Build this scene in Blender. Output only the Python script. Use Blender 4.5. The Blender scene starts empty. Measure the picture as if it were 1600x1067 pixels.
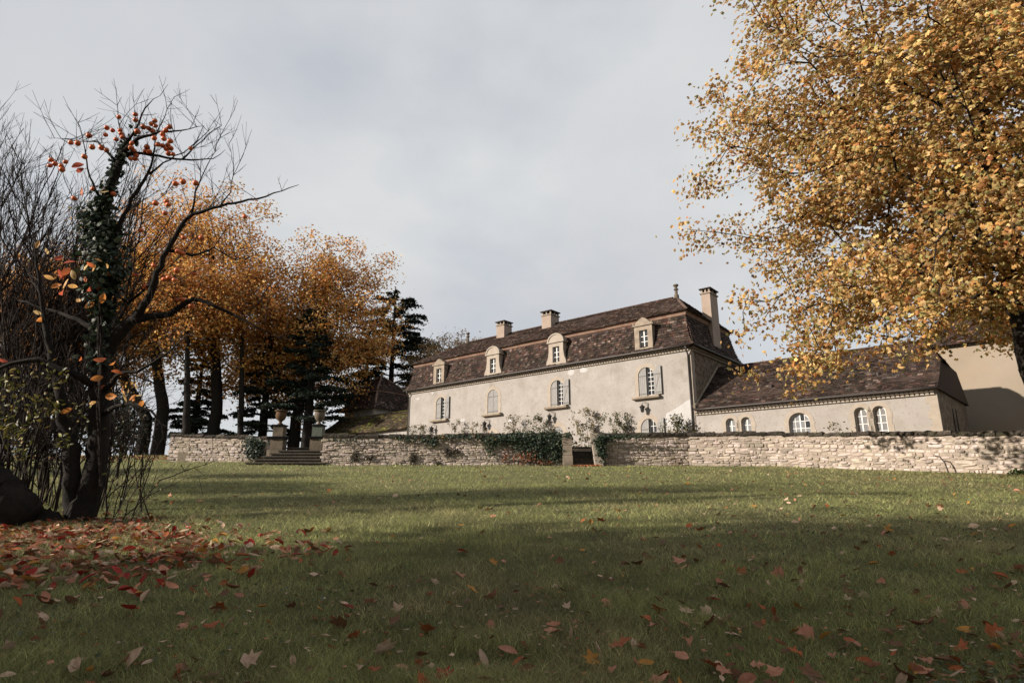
import bpy, math, random
import numpy as np
from mathutils import Vector, Matrix

# ------------------------------------------------------------------ camera, sky, sun, exposure
sc = bpy.context.scene
COL = sc.collection
F, HOR, EYE = 960.0, 775.5, 1.2            # focal length in px of a 1600 px wide frame, horizon row, eye height
PITCH = math.atan((HOR - 533.5) / F)
cam = bpy.data.cameras.new('camera'); cam_o = bpy.data.objects.new('camera', cam); COL.objects.link(cam_o)
cam.sensor_width = 36.0; cam.lens = F / 1600 * 36; cam.clip_start = 0.05; cam.clip_end = 5000
cam_o.location = (0, 0, EYE); cam_o.rotation_euler = (math.pi / 2 + PITCH, 0, 0)
sc.camera = cam_o

SUN_EL = math.radians(21.5); SUN_H = (-0.955, -0.295)
_h = math.hypot(*SUN_H); SUN = Vector((SUN_H[0] / _h * math.cos(SUN_EL), SUN_H[1] / _h * math.cos(SUN_EL), math.sin(SUN_EL)))
sun = bpy.data.lights.new('sun', 'SUN'); sun.energy = 5.0; sun.angle = math.radians(0.8); sun.color = (1.0, 0.885, 0.76)
sun_o = bpy.data.objects.new('sun', sun); COL.objects.link(sun_o)
sun_o.rotation_euler = SUN.to_track_quat('Z', 'Y').to_euler(); sun_o.location = (-40, -20, 40)

world = bpy.data.worlds.new('World'); sc.world = world; world.use_nodes = True
nt = world.node_tree; nt.nodes.clear()
def N(t, **k):
    n = nt.nodes.new(t)
    for a, b in k.items(): setattr(n, a, b)
    return n
w_out = N('ShaderNodeOutputWorld'); w_bg = N('ShaderNodeBackground'); w_bg.inputs['Strength'].default_value = 0.1
sky = N('ShaderNodeTexSky', sky_type='NISHITA'); sky.sun_disc = False
sky.sun_elevation = SUN_EL; sky.sun_rotation = math.atan2(SUN.x, SUN.y); sky.air_density = 1.0; sky.dust_density = 1.5
tc = N('ShaderNodeTexCoord'); sep = N('ShaderNodeSeparateXYZ'); nt.links.new(tc.outputs['Generated'], sep.inputs[0])
zc = N('ShaderNodeMath', operation='MAXIMUM'); nt.links.new(sep.outputs['Z'], zc.inputs[0]); zc.inputs[1].default_value = 0.0
za = N('ShaderNodeMath', operation='ADD'); nt.links.new(zc.outputs[0], za.inputs[0]); za.inputs[1].default_value = 0.35
dv = N('ShaderNodeVectorMath', operation='DIVIDE'); nt.links.new(tc.outputs['Generated'], dv.inputs[0])
cb = N('ShaderNodeCombineXYZ')
for i in range(3): nt.links.new(za.outputs[0], cb.inputs[i])
nt.links.new(cb.outputs[0], dv.inputs[1])
n1 = N('ShaderNodeTexNoise'); n1.inputs['Scale'].default_value = 1.5; n1.inputs['Detail'].default_value = 7; n1.inputs['Roughness'].default_value = 0.48; n1.inputs['Distortion'].default_value = 0.15
nt.links.new(dv.outputs[0], n1.inputs['Vector'])
r1 = N('ShaderNodeValToRGB'); nt.links.new(n1.outputs['Fac'], r1.inputs[0])
r1.color_ramp.elements[0].position = 0.30; r1.color_ramp.elements[0].color = (0.545, 0.570, 0.615, 1)
r1.color_ramp.elements[1].position = 0.68; r1.color_ramp.elements[1].color = (0.710, 0.725, 0.735, 1)
e = r1.color_ramp.elements.new(0.46); e.color = (0.605, 0.622, 0.655, 1)
n2 = N('ShaderNodeTexNoise'); n2.inputs['Scale'].default_value = 2.6; n2.inputs['Detail'].default_value = 5
mp = N('ShaderNodeMapping'); mp.inputs['Location'].default_value = (3.1, 1.7, 0.4); nt.links.new(dv.outputs[0], mp.inputs[0]); nt.links.new(mp.outputs[0], n2.inputs['Vector'])
r2 = N('ShaderNodeValToRGB'); nt.links.new(n2.outputs['Fac'], r2.inputs[0])
r2.color_ramp.elements[0].position = 0.30; r2.color_ramp.elements[0].color = (0.80, 0.80, 0.80, 1)
r2.color_ramp.elements[1].position = 0.50; r2.color_ramp.elements[1].color = (1, 1, 1, 1)
sx = N('ShaderNodeVectorMath', operation='SCALE'); sx.inputs['Scale'].default_value = 5.75; nt.links.new(r1.outputs[0], sx.inputs[0])
mx = N('ShaderNodeMix', data_type='RGBA'); nt.links.new(r2.outputs[0], mx.inputs[0])
nt.links.new(sky.outputs[0], mx.inputs[6]); nt.links.new(sx.outputs[0], mx.inputs[7])
nt.links.new(mx.outputs[2], w_bg.inputs['Color']); nt.links.new(w_bg.outputs[0], w_out.inputs['Surface'])

sc.view_settings.view_transform = 'Standard'; sc.view_settings.look = 'None'
sc.view_settings.exposure = 0.8; sc.view_settings.gamma = 1.0; sc.view_settings.use_curve_mapping = False
sc.render.engine = 'CYCLES'
cy = sc.cycles
cy.use_denoising = True; cy.max_bounces = 6; cy.diffuse_bounces = 3; cy.glossy_bounces = 2; cy.transmission_bounces = 3; cy.transparent_max_bounces = 6
cy.caustics_reflective = False; cy.caustics_refractive = False; cy.sample_clamp_indirect = 5

# ------------------------------------------------------------------ helpers
rng = np.random.default_rng(7)
random.seed(7)
_c, _s = math.cos(PITCH), math.sin(PITCH)
def ray(px, py):
    a = (px - 800) / F; b = -(py - 533.5) / F
    return np.array([a, _c - _s * b, _s + _c * b])
def at(px, py, Y):
    """the point of the place seen at a photo position, at a chosen distance Y"""
    r = ray(px, py); return np.array([0, 0, EYE]) + r * (Y / r[1])
def ground_at(px, py):
    r = ray(px, py); t = EYE / (0.09 * r[1] - r[2]); return np.array([0, 0, EYE]) + r * t

def link(name, mesh, parent=None):
    o = bpy.data.objects.new(name, mesh); COL.objects.link(o)
    if parent is not None: o.parent = parent
    return o
def tag(o, label=None, category=None, group=None, kind=None):
    if label: o['label'] = label
    if category: o['category'] = category
    if group: o['group'] = group
    if kind: o['kind'] = kind
    return o
def empty(name, loc=(0, 0, 0), rz=0.0, **k):
    o = bpy.data.objects.new(name, None); COL.objects.link(o); o.empty_display_size = 0.2
    o.location = loc; o.rotation_euler = (0, 0, rz); tag(o, **k); return o

class MB:
    """collects polygons; build() links them as ONE mesh object"""
    def __init__(self): self.v = []; self.n = 0; self.f = []; self.t = []; self.has_t = False
    def add(self, verts, faces, tint=None):
        verts = np.asarray(verts, float).reshape(-1, 3); faces = [np.asarray(f, int) for f in (faces if isinstance(faces, list) else [faces])]
        for f in faces:
            f = np.atleast_2d(f); self.f.append(f + self.n)
        self.v.append(verts); self.n += len(verts)
        if tint is None: tt = np.ones((len(verts), 3))
        else:
            self.has_t = True; tint = np.asarray(tint, float); tt = np.broadcast_to(tint, (len(verts), 3)) if tint.ndim == 1 else tint
        self.t.append(tt); return self
    def box(self, x0, x1, y0, y1, z0, z1, tint=None):
        v = [(x, y, z) for x in (x0, x1) for y in (y0, y1) for z in (z0, z1)]
        return self.add(v, np.array([[0, 1, 3, 2], [4, 6, 7, 5], [0, 4, 5, 1], [2, 3, 7, 6], [0, 2, 6, 4], [1, 5, 7, 3]]), tint)
    def ngon(self, pts, tint=None): return self.add(pts, [np.arange(len(pts))], tint)
    def prism(self, poly, axis, a0, a1, tint=None):
        """poly: 2-D outline; extruded along 'x','y' or 'z'"""
        n = len(poly); P = []
        for a in (a0, a1):
            for (p, q) in poly:
                P.append({'x': (a, p, q), 'y': (p, a, q), 'z': (p, q, a)}[axis])
        fs = [np.arange(n), np.arange(2 * n - 1, n - 1, -1)]
        side = np.array([[i, n + i, n + (i + 1) % n, (i + 1) % n] for i in range(n)])
        return self.add(P, fs + [side], tint)
    def tube(self, pts, radii, k=6, tint=None, cap=True):
        pts = np.asarray(pts, float); m = len(pts); radii = np.broadcast_to(np.asarray(radii, float), (m,))
        d = np.gradient(pts, axis=0); d /= np.linalg.norm(d, axis=1)[:, None] + 1e-9
        ref = np.array([0, 0, 1.0]) if abs(d[0][2]) < 0.9 else np.array([1.0, 0, 0])
        R = []
        for i in range(m):
            a = np.cross(d[i], ref); a /= np.linalg.norm(a) + 1e-9; b = np.cross(d[i], a)
            th = np.arange(k) * 2 * math.pi / k
            R.append(pts[i] + radii[i] * (np.cos(th)[:, None] * a + np.sin(th)[:, None] * b))
            ref = -b if False else ref
        V = np.concatenate(R); j = np.arange(k); jn = (j + 1) % k
        fs = np.concatenate([np.stack([i * k + j, i * k + jn, (i + 1) * k + jn, (i + 1) * k + j], 1) for i in range(m - 1)])
        L = [fs]
        if cap: L += [np.arange(k)[::-1], (m - 1) * k + np.arange(k)]
        return self.add(V, L, tint)
    def build(self, name, mat, parent=None, smooth=False, **k):
        me = self.mesh(name, mat, smooth); return tag(link(name, me, parent), **k)
    def mesh(self, name, mat, smooth=False):
        me = bpy.data.meshes.new(name); V = np.concatenate(self.v)
        counts = np.concatenate([np.full(len(f), f.shape[1]) for f in self.f]); loops = np.concatenate([f.ravel() for f in self.f])
        me.vertices.add(len(V)); me.vertices.foreach_set('co', V.ravel().astype(np.float32))
        me.loops.add(len(loops)); me.loops.foreach_set('vertex_index', loops.astype(np.int32))
        me.polygons.add(len(counts)); st = np.concatenate([[0], np.cumsum(counts)[:-1]])
        me.polygons.foreach_set('loop_start', st.astype(np.int32)); me.polygons.foreach_set('loop_total', counts.astype(np.int32))
        me.polygons.foreach_set('use_smooth', np.full(len(counts), bool(smooth)))
        if self.has_t:
            a = me.color_attributes.new('tint', 'FLOAT_COLOR', 'POINT')
            T = np.concatenate(self.t); a.data.foreach_set('color', np.concatenate([T, np.ones((len(T), 1))], 1).ravel().astype(np.float32))
        me.update(calc_edges=True); me.validate()
        if mat is not None: me.materials.append(mat)
        return me

def vnoise(x, y, seed=0):
    x = np.asarray(x, float); y = np.asarray(y, float); xi = np.floor(x).astype(int); yi = np.floor(y).astype(int); fx = x - xi; fy = y - yi
    fx = fx * fx * (3 - 2 * fx); fy = fy * fy * (3 - 2 * fy)
    def h(a, b):
        n = (a * 374761393 + b * 668265263 + seed * 1442695041) & 0x7fffffff
        n = ((n ^ (n >> 13)) * 1274126177) & 0x7fffffff
        return (n ^ (n >> 16)) % 65536 / 65535.0
    return (h(xi, yi) * (1 - fx) + h(xi + 1, yi) * fx) * (1 - fy) + (h(xi, yi + 1) * (1 - fx) + h(xi + 1, yi + 1) * fx) * fy

# ------------------------------------------------------------------ materials
MAT = {}
def material(name, base, base2=None, scale=3.0, rough=0.9, bump=0.0, bump_scale=None, detail=6, tint=False, stain=None, stain_scale=0.5, stain_pos=(0.5, 0.7), spec=0.2, fine=None, translucent=0.0, bump_dist=0.02):
    m = bpy.data.materials.new(name); m.use_nodes = True; t = m.node_tree; t.nodes.clear(); L = t.links.new
    out = t.nodes.new('ShaderNodeOutputMaterial'); p = t.nodes.new('ShaderNodeBsdfPrincipled')
    p.inputs['Roughness'].default_value = rough; p.inputs['Specular IOR Level'].default_value = spec
    geo = t.nodes.new('ShaderNodeNewGeometry')
    def noise(s, d=detail, rg=0.6):
        n = t.nodes.new('ShaderNodeTexNoise'); n.inputs['Scale'].default_value = s; n.inputs['Detail'].default_value = d; n.inputs['Roughness'].default_value = rg
        L(geo.outputs['Position'], n.inputs['Vector']); return n
    def mix(a, b, f, mode='MIX'):
        n = t.nodes.new('ShaderNodeMix'); n.data_type = 'RGBA'; n.blend_type = mode
        for s, i in ((a, 6), (b, 7)):
            if isinstance(s, tuple): n.inputs[i].default_value = (*s, 1)
            else: L(s, n.inputs[i])
        if isinstance(f, float): n.inputs[0].default_value = f
        else: L(f, n.inputs[0])
        return n.outputs[2]
    def ramp(sock, p0, p1):
        r = t.nodes.new('ShaderNodeMapRange'); L(sock, r.inputs[0]); r.inputs[1].default_value = p0; r.inputs[2].default_value = p1; return r.outputs[0]
    col = base
    if base2 is not None: col = mix(base, base2, ramp(noise(scale).outputs['Fac'], 0.35, 0.65))
    if stain is not None: col = mix(col, stain, ramp(noise(stain_scale, 8, 0.65).outputs['Fac'], *stain_pos))
    if fine is not None: col = mix(col, fine, ramp(noise(scale * 9, 3).outputs['Fac'], 0.56, 0.72))
    if tint:
        a = t.nodes.new('ShaderNodeAttribute'); a.attribute_name = 'tint'; col = mix(col, a.outputs['Color'], 1.0, 'MULTIPLY')
    if isinstance(col, tuple): p.inputs['Base Color'].default_value = (*col, 1)
    else: L(col, p.inputs['Base Color'])
    if bump:
        b = t.nodes.new('ShaderNodeBump'); b.inputs['Strength'].default_value = bump; b.inputs['Distance'].default_value = bump_dist
        L(noise(bump_scale or scale * 6, 8, 0.65).outputs['Fac'], b.inputs['Height']); L(b.outputs[0], p.inputs['Normal'])
    sh = p.outputs[0]
    if translucent:
        tr = t.nodes.new('ShaderNodeBsdfTranslucent'); ms = t.nodes.new('ShaderNodeMixShader'); ms.inputs[0].default_value = translucent
        if isinstance(col, tuple): tr.inputs[0].default_value = (*col, 1)
        else: L(col, tr.inputs[0])
        L(sh, ms.inputs[1]); L(tr.outputs[0], ms.inputs[2]); sh = ms.outputs[0]
    L(sh, out.inputs['Surface']); MAT[name] = m; return m

material('stucco', (0.305, 0.288, 0.270), (0.262, 0.244, 0.225), 0.9, 0.95, 0.45, 14, stain=(0.195, 0.173, 0.148), stain_scale=0.8, stain_pos=(0.52, 0.80), fine=(0.215, 0.195, 0.174))
material('pale_patch', (0.40, 0.395, 0.395), (0.355, 0.35, 0.345), 2.0, 0.95, 0.2, 12)
material('stucco_tan', (0.275, 0.232, 0.185), (0.235, 0.20, 0.16), 0.6, 0.95, 0.3, 14, stain=(0.27, 0.215, 0.155), stain_scale=0.35, stain_pos=(0.5, 0.75))
material('rubble', (0.22, 0.175, 0.13), (0.075, 0.06, 0.046), 3.6, 0.95, 1.0, 7, fine=(0.28, 0.23, 0.17), bump_dist=0.08)
material('dressed_stone', (0.325, 0.285, 0.242), (0.275, 0.238, 0.198), 2.5, 0.9, 0.25, 16, stain=(0.27, 0.22, 0.165), stain_scale=1.3, stain_pos=(0.55, 0.8))
material('worn_stone', (0.285, 0.240, 0.190), (0.20, 0.165, 0.13), 3.0, 0.92, 0.4, 14, stain=(0.10, 0.085, 0.065), stain_scale=1.6, stain_pos=(0.52, 0.75))
material('pink_band', (0.20, 0.115, 0.085), (0.27, 0.19, 0.145), 1.6, 0.95, 0.2, 12)
material('roof_board', (0.045, 0.03, 0.024), None, rough=0.95)
material('roof_tile', (0.042, 0.027, 0.022), (0.025, 0.018, 0.0155), 1.2, 0.9, 0.3, 30, tint=True, stain=(0.024, 0.019, 0.015), stain_scale=0.5, stain_pos=(0.45, 0.7), fine=(0.10, 0.072, 0.058))
material('mossy_tile', (0.06, 0.042, 0.03), (0.045, 0.04, 0.022), 1.2, 0.95, 0.4, 30, tint=True, stain=(0.075, 0.075, 0.016), stain_scale=0.45, stain_pos=(0.45, 0.62))
material('wall_stone', (0.43, 0.37, 0.318), (0.34, 0.29, 0.245), 1.5, 0.95, 0.5, 22, tint=True, stain=(0.24, 0.19, 0.145), stain_scale=0.9, stain_pos=(0.56, 0.8))
material('aged_stone', (0.15, 0.122, 0.09), (0.09, 0.074, 0.056), 3.0, 0.95, 0.5, 14, stain=(0.05, 0.045, 0.03), stain_scale=1.4, stain_pos=(0.5, 0.7))
material('mortar', (0.36, 0.305, 0.258), (0.25, 0.208, 0.17), 5.0, 0.98, 0.9, 12, fine=(0.10, 0.08, 0.064), bump_dist=0.04)
material('coping', (0.038, 0.031, 0.025), (0.022, 0.019, 0.015), 3.0, 0.95, 0.7, 14, tint=True, fine=(0.17, 0.15, 0.125), stain=(0.028, 0.03, 0.013), stain_scale=1.2, stain_pos=(0.5, 0.7))
material('step_stone', (0.070, 0.060, 0.047), (0.040, 0.035, 0.028), 2.5, 0.95, 0.5, 14, fine=(0.15, 0.13, 0.10))  # dark tone; on the gate steps the ivy's shade is put into it
material('grey_paint', (0.225, 0.222, 0.215), (0.19, 0.187, 0.18), 3.0, 0.6, 0.08, 20)
material('white_paint', (0.62, 0.62, 0.60), (0.52, 0.52, 0.50), 5.0, 0.5)
material('iron', (0.02, 0.019, 0.018), (0.035, 0.028, 0.024), 6.0, 0.55, spec=0.4)
material('zinc', (0.022, 0.018, 0.016), (0.034, 0.026, 0.022), 4.0, 0.5, spec=0.4)
material('chimney_render', (0.30, 0.242, 0.20), (0.26, 0.208, 0.17), 1.4, 0.95, 0.2, 12, stain=(0.22, 0.165, 0.125), stain_scale=0.8, stain_pos=(0.55, 0.8))
material('soot_and_dark_inside', (0.03, 0.026, 0.024), (0.05, 0.04, 0.035), 4.0, 0.9)  # real soot on chimney caps; elsewhere unlit interiors painted near-black
material('bark', (0.055, 0.043, 0.033), (0.030, 0.024, 0.019), 6.0, 0.95, 0.8, 18, bump_dist=0.04)
material('dark_bark', (0.020, 0.016, 0.013), (0.010, 0.009, 0.008), 9.0, 0.95, 0.8, 24, bump_dist=0.02)
material('twig', (0.026, 0.018, 0.015), (0.017, 0.013, 0.011), 8.0, 0.9)
material('gold_leaf', (1, 1, 1), None, rough=0.6, tint=True, translucent=0.42, spec=0.25)
material('green_leaf', (1, 1, 1), None, rough=0.5, tint=True, translucent=0.2, spec=0.3)
material('needle', (1, 1, 1), None, rough=0.8, tint=True)
material('dry_leaf', (1, 1, 1), (0.72, 0.68, 0.64), 30.0, 0.7, tint=True, translucent=0.12)
material('grass_blade', (1, 1, 1), None, rough=0.6, tint=True, translucent=0.40, spec=0.2)
material('fruit', (0.62, 0.17, 0.05), (0.52, 0.10, 0.03), 9.0, 0.4, spec=0.4)
material('terracotta', (0.11, 0.062, 0.032), (0.06, 0.04, 0.026), 6.0, 0.9, 0.4, 20)
material('green_glaze', (0.05, 0.075, 0.06), (0.10, 0.10, 0.075), 6.0, 0.7)
material('gravel', (0.24, 0.20, 0.15), (0.17, 0.145, 0.11), 9.0, 0.95, 0.5, 40)
def lawn_material():
    m = material('turf', (0.14, 0.142, 0.058), (0.095, 0.10, 0.042), 1.3, 0.95, 1.0, 45, stain=(0.13, 0.112, 0.06), stain_scale=0.45, stain_pos=(0.55, 0.78), fine=(0.045, 0.052, 0.02), bump_dist=0.05)
lawn_material()
def glass_material():
    m = bpy.data.materials.new('window_glass'); m.use_nodes = True; t = m.node_tree; p = t.nodes['Principled BSDF']
    p.inputs['Base Color'].default_value = (0.012, 0.013, 0.015, 1); p.inputs['Roughness'].default_value = 0.06; p.inputs['Specular IOR Level'].default_value = 0.9
    n = t.nodes.new('ShaderNodeTexNoise'); n.inputs['Scale'].default_value = 1.6; g = t.nodes.new('ShaderNodeNewGeometry'); t.links.new(g.outputs['Position'], n.inputs['Vector'])
    b = t.nodes.new('ShaderNodeBump'); b.inputs['Strength'].default_value = 0.12; t.links.new(n.outputs['Fac'], b.inputs['Height']); t.links.new(b.outputs[0], p.inputs['Normal'])
    MAT['glass'] = m
    c = m.copy(); c.name = 'pale_glass'; c.node_tree.nodes['Principled BSDF'].inputs['Base Color'].default_value = (0.17, 0.175, 0.18, 1); MAT['pale_glass'] = c  # paler base: sky reflection put into the colour, curtains supposed behind
glass_material()
M = MAT

# ------------------------------------------------------------------ the setting: lawn and terrace
WALL_X = np.array([-60, -24, -23.9, -17.8, -12.6, -12.5, -8.75, -8.7, 4.0, 8.1, 11.2, 13.4, 15.4, 17.2, 20.5, 24.0, 40])
WALL_Y = np.array([300, 300, 60.0, 33.1, 33.1, 31.6, 31.6, 28.9, 28.9, 28.85, 27.55, 25.85, 23.35, 21.25, 16.6, 11.2, -12])
def ywall(x): return np.interp(x, WALL_X, WALL_Y)
def ground(x, y):
    x = np.asarray(x, float); y = np.asarray(y, float)
    z = np.where(y < 46, 0.09 * y, 4.14 - 3.2 * np.clip((y - 46) / 60, 0, 1) ** 1.3)
    z = np.where(y < -20, -1.8, z)
    return z + 0.05 * (vnoise(x * 0.35, y * 0.35, 3) - 0.5) + 0.025 * (vnoise(x * 1.3, y * 1.3, 4) - 0.5)
def terrace_z(x): return np.interp(x, [6, 20], [3.5, 2.95])
def build_lawn():
    xs = np.unique(np.concatenate([np.linspace(-1500, -60, 12), np.linspace(-60, -24, 25), np.linspace(-24, 26, 201), np.linspace(26, 80, 20), np.linspace(80, 1500, 12)]))
    ys = np.unique(np.concatenate([np.linspace(-300, -20, 8), np.linspace(-20, 40, 241), np.linspace(40, 110, 60), np.linspace(110, 3000, 20)]))
    X, Y = np.meshgrid(xs, ys); Z = ground(X, Y)
    Z = np.where((Y > ywall(X) + 0.05) & (Y < 140), np.minimum(Z, 1.3), Z); Z = np.where(Y > 106, 0.94, Z)
    n, m = len(xs), len(ys); i = np.arange(n - 1); j = np.arange(m - 1); I, J = np.meshgrid(i, j); a = (J * n + I).ravel()
    MB().add(np.stack([X.ravel(), Y.ravel(), Z.ravel()], 1), np.stack([a, a + 1, a + n + 1, a + n], 1)).build('lawn', M['turf'], smooth=True, kind='structure')
build_lawn()
def build_terrace():
    xs = np.unique(np.concatenate([np.linspace(-23.8, 26, 120), [2.49, 2.51, 4.11, 4.13], WALL_X[(WALL_X > -23.85) & (WALL_X < 26)]])); mb = MB(); V = []; k = 9
    for x in xs:
        y0 = float(ywall(x)) + 0.12 + (1.35 if 2.5 < x < 4.12 else 0)
        for q in range(k):
            y = y0 + (118 - y0) * (q / (k - 1)) ** 1.6; V.append((x, y, float(terrace_z(x)) + (0.04 * math.sin(x * 1.3 + y) if 0 < q < k - 1 else 0)))
    f = [[i * k + q, (i + 1) * k + q, (i + 1) * k + q + 1, i * k + q + 1] for i in range(len(xs) - 1) for q in range(k - 1)]
    mb.add(V, np.array(f))
    lo = [(V[i * k][0], V[i * k][1], 1.2) for i in range(len(xs))]; n0 = len(xs)
    mb.add([V[i * k] for i in range(n0)] + lo, np.array([[i, i + 1, n0 + i + 1, n0 + i] for i in range(n0 - 1)]))
    mb.build('terrace', M['gravel'], kind='structure')
build_terrace()

# ------------------------------------------------------------------ building helpers (house frame: x along the front, y into the building, z up)
HOUSE_LOC = (11.326, 38.0, 0.0); HOUSE_RZ = math.radians(-40.237)
_ux = np.array([math.cos(HOUSE_RZ), math.sin(HOUSE_RZ)]); _vx = np.array([-_ux[1], _ux[0]])
def house_world(x, y, z): q = np.array(HOUSE_LOC[:2]) + _ux * x + _vx * y; return np.array([q[0], q[1], z])

def arch(x, xc, a, zs, rise): return zs + rise * np.sqrt(np.clip(1 - ((x - xc) / a) ** 2, 0, 1))
def wall_front(mb, x0, x1, z0, z1, cols, depth=0.3, y=0.0):
    """cols: (xl, xr, [(zb, zs, zt), ...]) from left to right; rectangular foot with an arched head"""
    def q(a, b, c, d): mb.ngon([(a, y, c), (b, y, c), (b, y, d), (a, y, d)])
    cur = x0
    for xl, xr, ops in cols:
        q(cur, xl, z0, z1); cur = xr; zc = z0; xc, a = (xl + xr) / 2, (xr - xl) / 2
        for k, (zb, zs, zt) in enumerate(ops):
            if zb > zc + 1e-6: q(xl, xr, zc, zb)
            top = ops[k + 1][0] if k + 1 < len(ops) else z1
            th = np.linspace(math.pi, 0, 13); ax = xc + a * np.cos(th); az = zs + (zt - zs) * np.sin(th)
            for i in range(12): mb.ngon([(ax[i], y, az[i]), (ax[i + 1], y, az[i + 1]), (ax[i + 1], y, top), (ax[i], y, top)])
            out = [(xl, zb)] + list(zip(ax, az)) + [(xr, zb)]
            for i in range(len(out)):
                p, r = out[i], out[(i + 1) % len(out)]
                mb.ngon([(p[0], y, p[1]), (p[0], y + depth, p[1]), (r[0], y + depth, r[1]), (r[0], y, r[1])])
            zc = top
        # strip above handled by the last arch fill
    q(cur, x1, z0, z1)
def surround(parent, xl, xr, zb, zs, zt, wid=0.24, y=0.0, key=True, mat='dressed_stone', n=9):
    mb = MB(); xc, a, b = (xl + xr) / 2, (xr - xl) / 2, zt - zs; rr = np.random.default_rng(int(abs(xl * 131 + zb * 17)) % 9973)
    th = np.linspace(math.pi, 0, 25); inn = [(xl, zb)] + [(xc + a * math.cos(t), zs + b * math.sin(t)) for t in th] + [(xr, zb)]
    k = 0; out = [(xl - wid, zb)]; zj = np.arange(zb + .36, zs - .05, .36); st = [wid + (.05 if i % 2 else 0) for i in range(len(zj) + 1)]
    left = [(xl - wid, zb)]
    for i, z in enumerate(zj): left += [(xl - st[i], z), (xl - st[i + 1], z + .002)]
    right = [(2 * xc - x, z) for x, z in left]; arc = [(xc + (a + wid) * math.cos(t), zs + (b + wid + (.07 if key and abs(t - math.pi / 2) < .17 else 0)) * math.sin(t)) for t in th]
    f0, f1 = y - .016, y - .001
    for i in range(24): mb.prism([inn[1 + i], inn[2 + i], arc[i + 1], arc[i]], 'y', f0, f1)
    for side, e in ((left, xl), (right, xr)):
        zz = [zb] + list(zj) + [zs]
        for i in range(len(zz) - 1):
            w = st[i] if i < len(st) else wid; mb.box(min(e, e - w if e == xl else e + w), max(e, e - w if e == xl else e + w), f0 - .0015 * (i % 2), f1, zz[i], zz[i + 1])
    return mb.build('stone_surround', M[mat], parent)
def cell(xa, xb, za, zb, xc, a, zs, rise):
    xs = np.linspace(xa, xb, 6); top = [(x, min(zb, float(arch(x, xc, a, zs, rise)))) for x in xs]
    top = [(x, max(z, za + 0.004)) for x, z in top]
    return [(xa, za)] + [(xb, za)] + top[::-1]
def window(parent, xl, xr, zb, zs, zt, y, cols=2, rows=4, bar=0.03, edge=0.055, mat='white_paint', single_panes=False, half=None):
    """casement: a frame mesh with pane children"""
    xc, a, rise = (xl + xr) / 2, (xr - xl) / 2, zt - zs; fr = MB()
    th = np.linspace(math.pi, 0, 13)
    o = [(xl, zb)] + [(xc + a * math.cos(t), zs + rise * math.sin(t)) for t in th] + [(xr, zb)]
    ii = [(xl + edge, zb + edge)] + [(xc + (a - edge) * math.cos(t), zs + (rise - edge if rise > edge else 0) * math.sin(t)) for t in th] + [(xr - edge, zb + edge)]
    n = len(o)
    for k in range(n):
        j = (k + 1) % n; fr.prism([o[k], o[j], ii[j], ii[k]], 'y', y, y + 0.06)
    ed_x = np.linspace(xl + edge, xr - edge, cols + 1); top = zt - edge; ed_z = np.linspace(zb + edge, top, rows + 1)
    for k, x in enumerate(ed_x[1:-1]):
        bw = bar * (1.9 if cols % 2 == 0 and k == cols // 2 - 1 else 1.0)
        fr.box(x - bw / 2, x + bw / 2, y + 0.006, y + 0.05, zb + edge, float(arch(x, xc, a, zs, rise)) - edge * 0.7)
    for z in ed_z[1:-1]:
        hw = a - edge * 0.8 if z <= zs else (a - edge * 0.8) * math.sqrt(max(0.02, 1 - ((z - zs) / max(rise, 1e-3)) ** 2))
        fr.box(xc - hw, xc + hw, y + 0.010, y + 0.046, z - bar / 2, z + bar / 2)
    w = fr.build('window', M[mat], parent); glass = MB()
    for i in range(cols):
        for k in range(rows):
            poly = cell(ed_x[i], ed_x[i + 1], ed_z[k], ed_z[k + 1], xc, a - edge * 0.5, zs, max(rise - edge * 0.5, 0.001))
            if max(p[1] for p in poly) - ed_z[k] < 0.03: continue
            if single_panes:
                m_ = MB(); m_.prism(poly, 'y', y + 0.026, y + 0.032); m_.build('pane', M['pale_glass' if (i + k) % 5 else 'glass'], w)
            else: glass.prism(poly, 'y', y + 0.026, y + 0.032)
    if not single_panes: glass.build('pane', M['glass'], w)
    return w
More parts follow.
